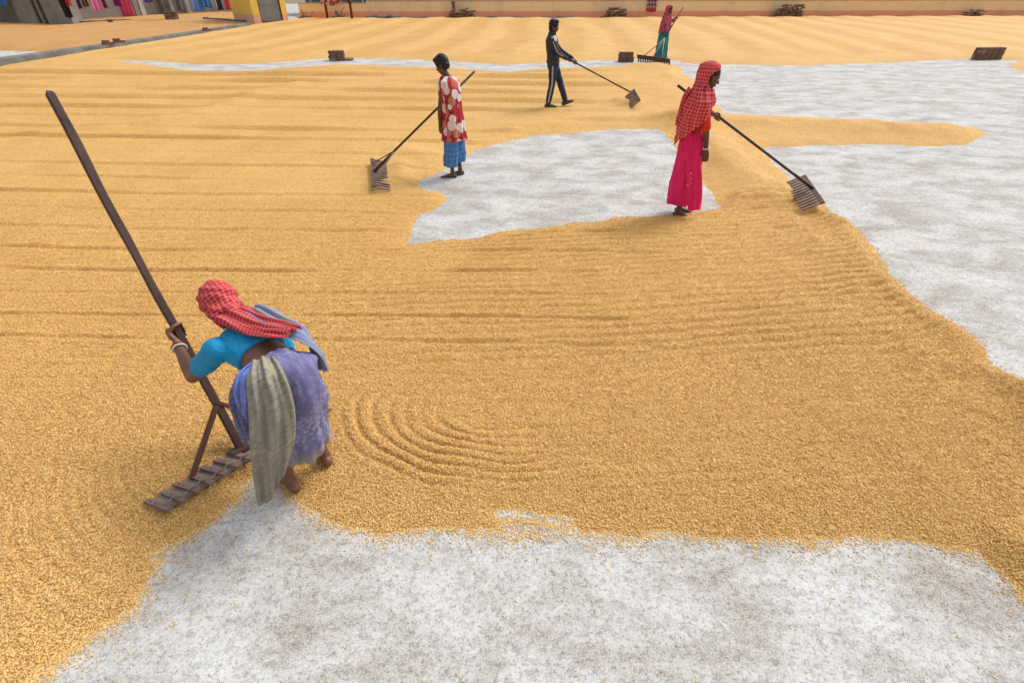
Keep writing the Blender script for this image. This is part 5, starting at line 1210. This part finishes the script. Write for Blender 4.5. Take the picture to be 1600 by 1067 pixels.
M['rose_shawl'] = simple('rose_shawl', (.50, .085, .125), (.40, .06, .095), 7, .85, .35, 30); M['teal'] = simple('teal_skirt', (.012, .235, .225), (.009, .16, .16), 5, .75, .35, 24)
M['sleeve_dark'] = simple('dark_sleeve', (.06, .03, .035), (.04, .02, .025), 8)
def far_woman():
    F = V(.80, -.60, 0).normalized(); S = V(F.y, -F.x, 0); z = V(0, 0, 1); o = V(*G(1031, 96.5)); gz = hz(o.x, o.y)*.5
    q = lambda f, s, h: o+F*f+S*s+z*(h+gz)
    root = thing('person', 'far woman in a rose pink shawl and teal skirt near the wall', 'person', (o.x, o.y, gz), 'people raking the grain')
    b = MB(); pel, chest, neck, hd = q(0, 0, .86), q(.02, 0, 1.22), q(.04, 0, 1.32), q(.08, 0, 1.46)
    torso(b, pel, chest, neck, S, S, .95); shR, shL = q(.02, .15, 1.24), q(.02, -.15, 1.24)
    gl_ = P(1057.5, 28.5, o.y-.15); gr = P(1041.5, 55, o.y-.42)
    elL, wrL = q(.16, -.22, 1.16), gl_+V(-.06, .03, -.01); elR, wrR = q(.16, .24, 1.0), gr+V(-.03, .07, .06)
    arm(b, shR, elR, wrR, .95); arm(b, shL, elL, wrL, .95); hand_grip(b, wrL, gl_, gl_-gr, .018, 1, 1); hand_grip(b, wrR, gr, gl_-gr, .018, 1, -1)
    aR, aL = q(0, .08, .08), q(.03, -.08, .08)
    for hs_, an in ((.085, aR), (-.085, aL)): hip = q(0, hs_, .84); leg(b, hip, lerp(hip, an, .5)+F*.02, an, .88); foot(b, an, F, 1, gz)
    limb(b, [chest+z*.05, hd-z*.05], [.05, .046]); f, u, s = head(b, hd, F-z*.3, z+F*.25, .97)
    b.remesh('body', M['skin_dark'], root, .010, 4); bd = root.children[0]; face_bits(bd, hd, f, u, s)
    m = MB(); m.ell(hd+u*.040-f*.022, s*.072, f*.092, u*.086, 16, 10); m.obj('hair', M['hair'], root, True)
    m = MB(); torso(m, pel, chest, neck, S, S, .95, .012)
    for sh, el, wr in ((shR, elR, wrR), (shL, elL, wrL)): limb(m, [sh, lerp(sh, el, .5), el, lerp(el, wr, .55)], [.064, .058, .05, .043], 12)
    m.remesh('blouse', M['rose_shawl'], root, .010, 4)
    def rg(f_, h, a, c): return (q(f_, 0, h), S, F, a, c)
    skirt('skirt', [rg(0, .97, .14, .115), rg(0, .85, .175, .145), rg(0, .6, .19, .165), rg(0, .3, .205, .185), rg(0, .10, .215, .195)], M['teal'], root, lambda th, t: t*(.018*math.sin(8*th+1)+.008*math.sin(15*th)), 110)
    c = lambda d: q(d, 0, 0)-z*gz
    prof = [(1.61+gz, c(.06), .006, .006), (1.60+gz, c(.06), .05, .062), (1.565+gz, c(.055), .088, .107), (1.50+gz, c(.05), .099, .118), (1.42+gz, c(.04), .098, .110), (1.35+gz, c(.02), .110, .108), (1.30+gz, c(.02), .165, .115), (1.24+gz, c(.02), .21, .13), (1.10+gz, c(.015), .23, .155), (.92+gz, c(.01), .22, .165), (.76+gz, c(0), .21, .17)]
    def zb(th): return float(np.interp(abs(th), [0, .8, 1.6, 2.3, 3.15], [.80, .82, .86, .90, .92]))+gz+.012*math.sin(5*th)
    hood_cloth('shawl', prof, F, M['rose_shawl'], root, zb, (1.85, 1.37+gz, 1.555+gz), fold=lambda th, zz: (.010*math.sin(8*th+6*zz)+.006*math.sin(15*th-5*zz))*(1 if zz < 1.38 else .3))
    return gl_, gr
gl_, gr2 = far_woman()
FAR_A, FAR_B = tuple(G(998, 97, .04)), tuple(G(1046, 104, .04)); FAR_T = V(-.03, .04, .15)
M['wood_pale'] = simple('bleached_bamboo', (.42, .36, .30), (.28, .23, .19), 8, .7)
def far_rake():
    A, B = V(*FAR_A), V(*FAR_B); ra_, rb_ = A+FAR_T, B+FAR_T; c = (ra_+rb_)/2; l = (rb_-ra_).normalized(); td = FAR_T.normalized(); nu = l.cross(td).normalized()
    t = thing('wooden_rake', 'wide red brown wooden rake held by the far woman in the teal skirt', 'rake', (c.x, c.y, 0), 'wooden rakes')
    m = MB(); L = (rb_-ra_).length; m.box(c, l*(L/2+.03), td*.06, nu*.02); m.obj('board', M['wood_red'], t)
    for k in range(14):
        r0 = lerp(ra_, rb_, k/13); m = MB(); m.bar(r0-td*.05, r0-FAR_T*1.05, .04, .025, l); m.obj('tine', M['wood_red'], t)
    ax = (gl_-gr2).normalized(); j = gr2-ax*.10
    m = MB(); m.tube([j, gl_+ax*.38], .018, 10); m.obj('pole', M['wood_red'], t, True)
    for f in (.22, .50, .80):
        e = lerp(ra_, rb_, f)+td*.06; mid_ = lerp(j, e, .55)+V(0, 0, .0)-l*(f-.5)*.10
        m = MB(); m.tube([j, mid_, e], [.017, .016, .015], 8); m.obj('strut', M['wood_pale'], t, True)
far_rake()
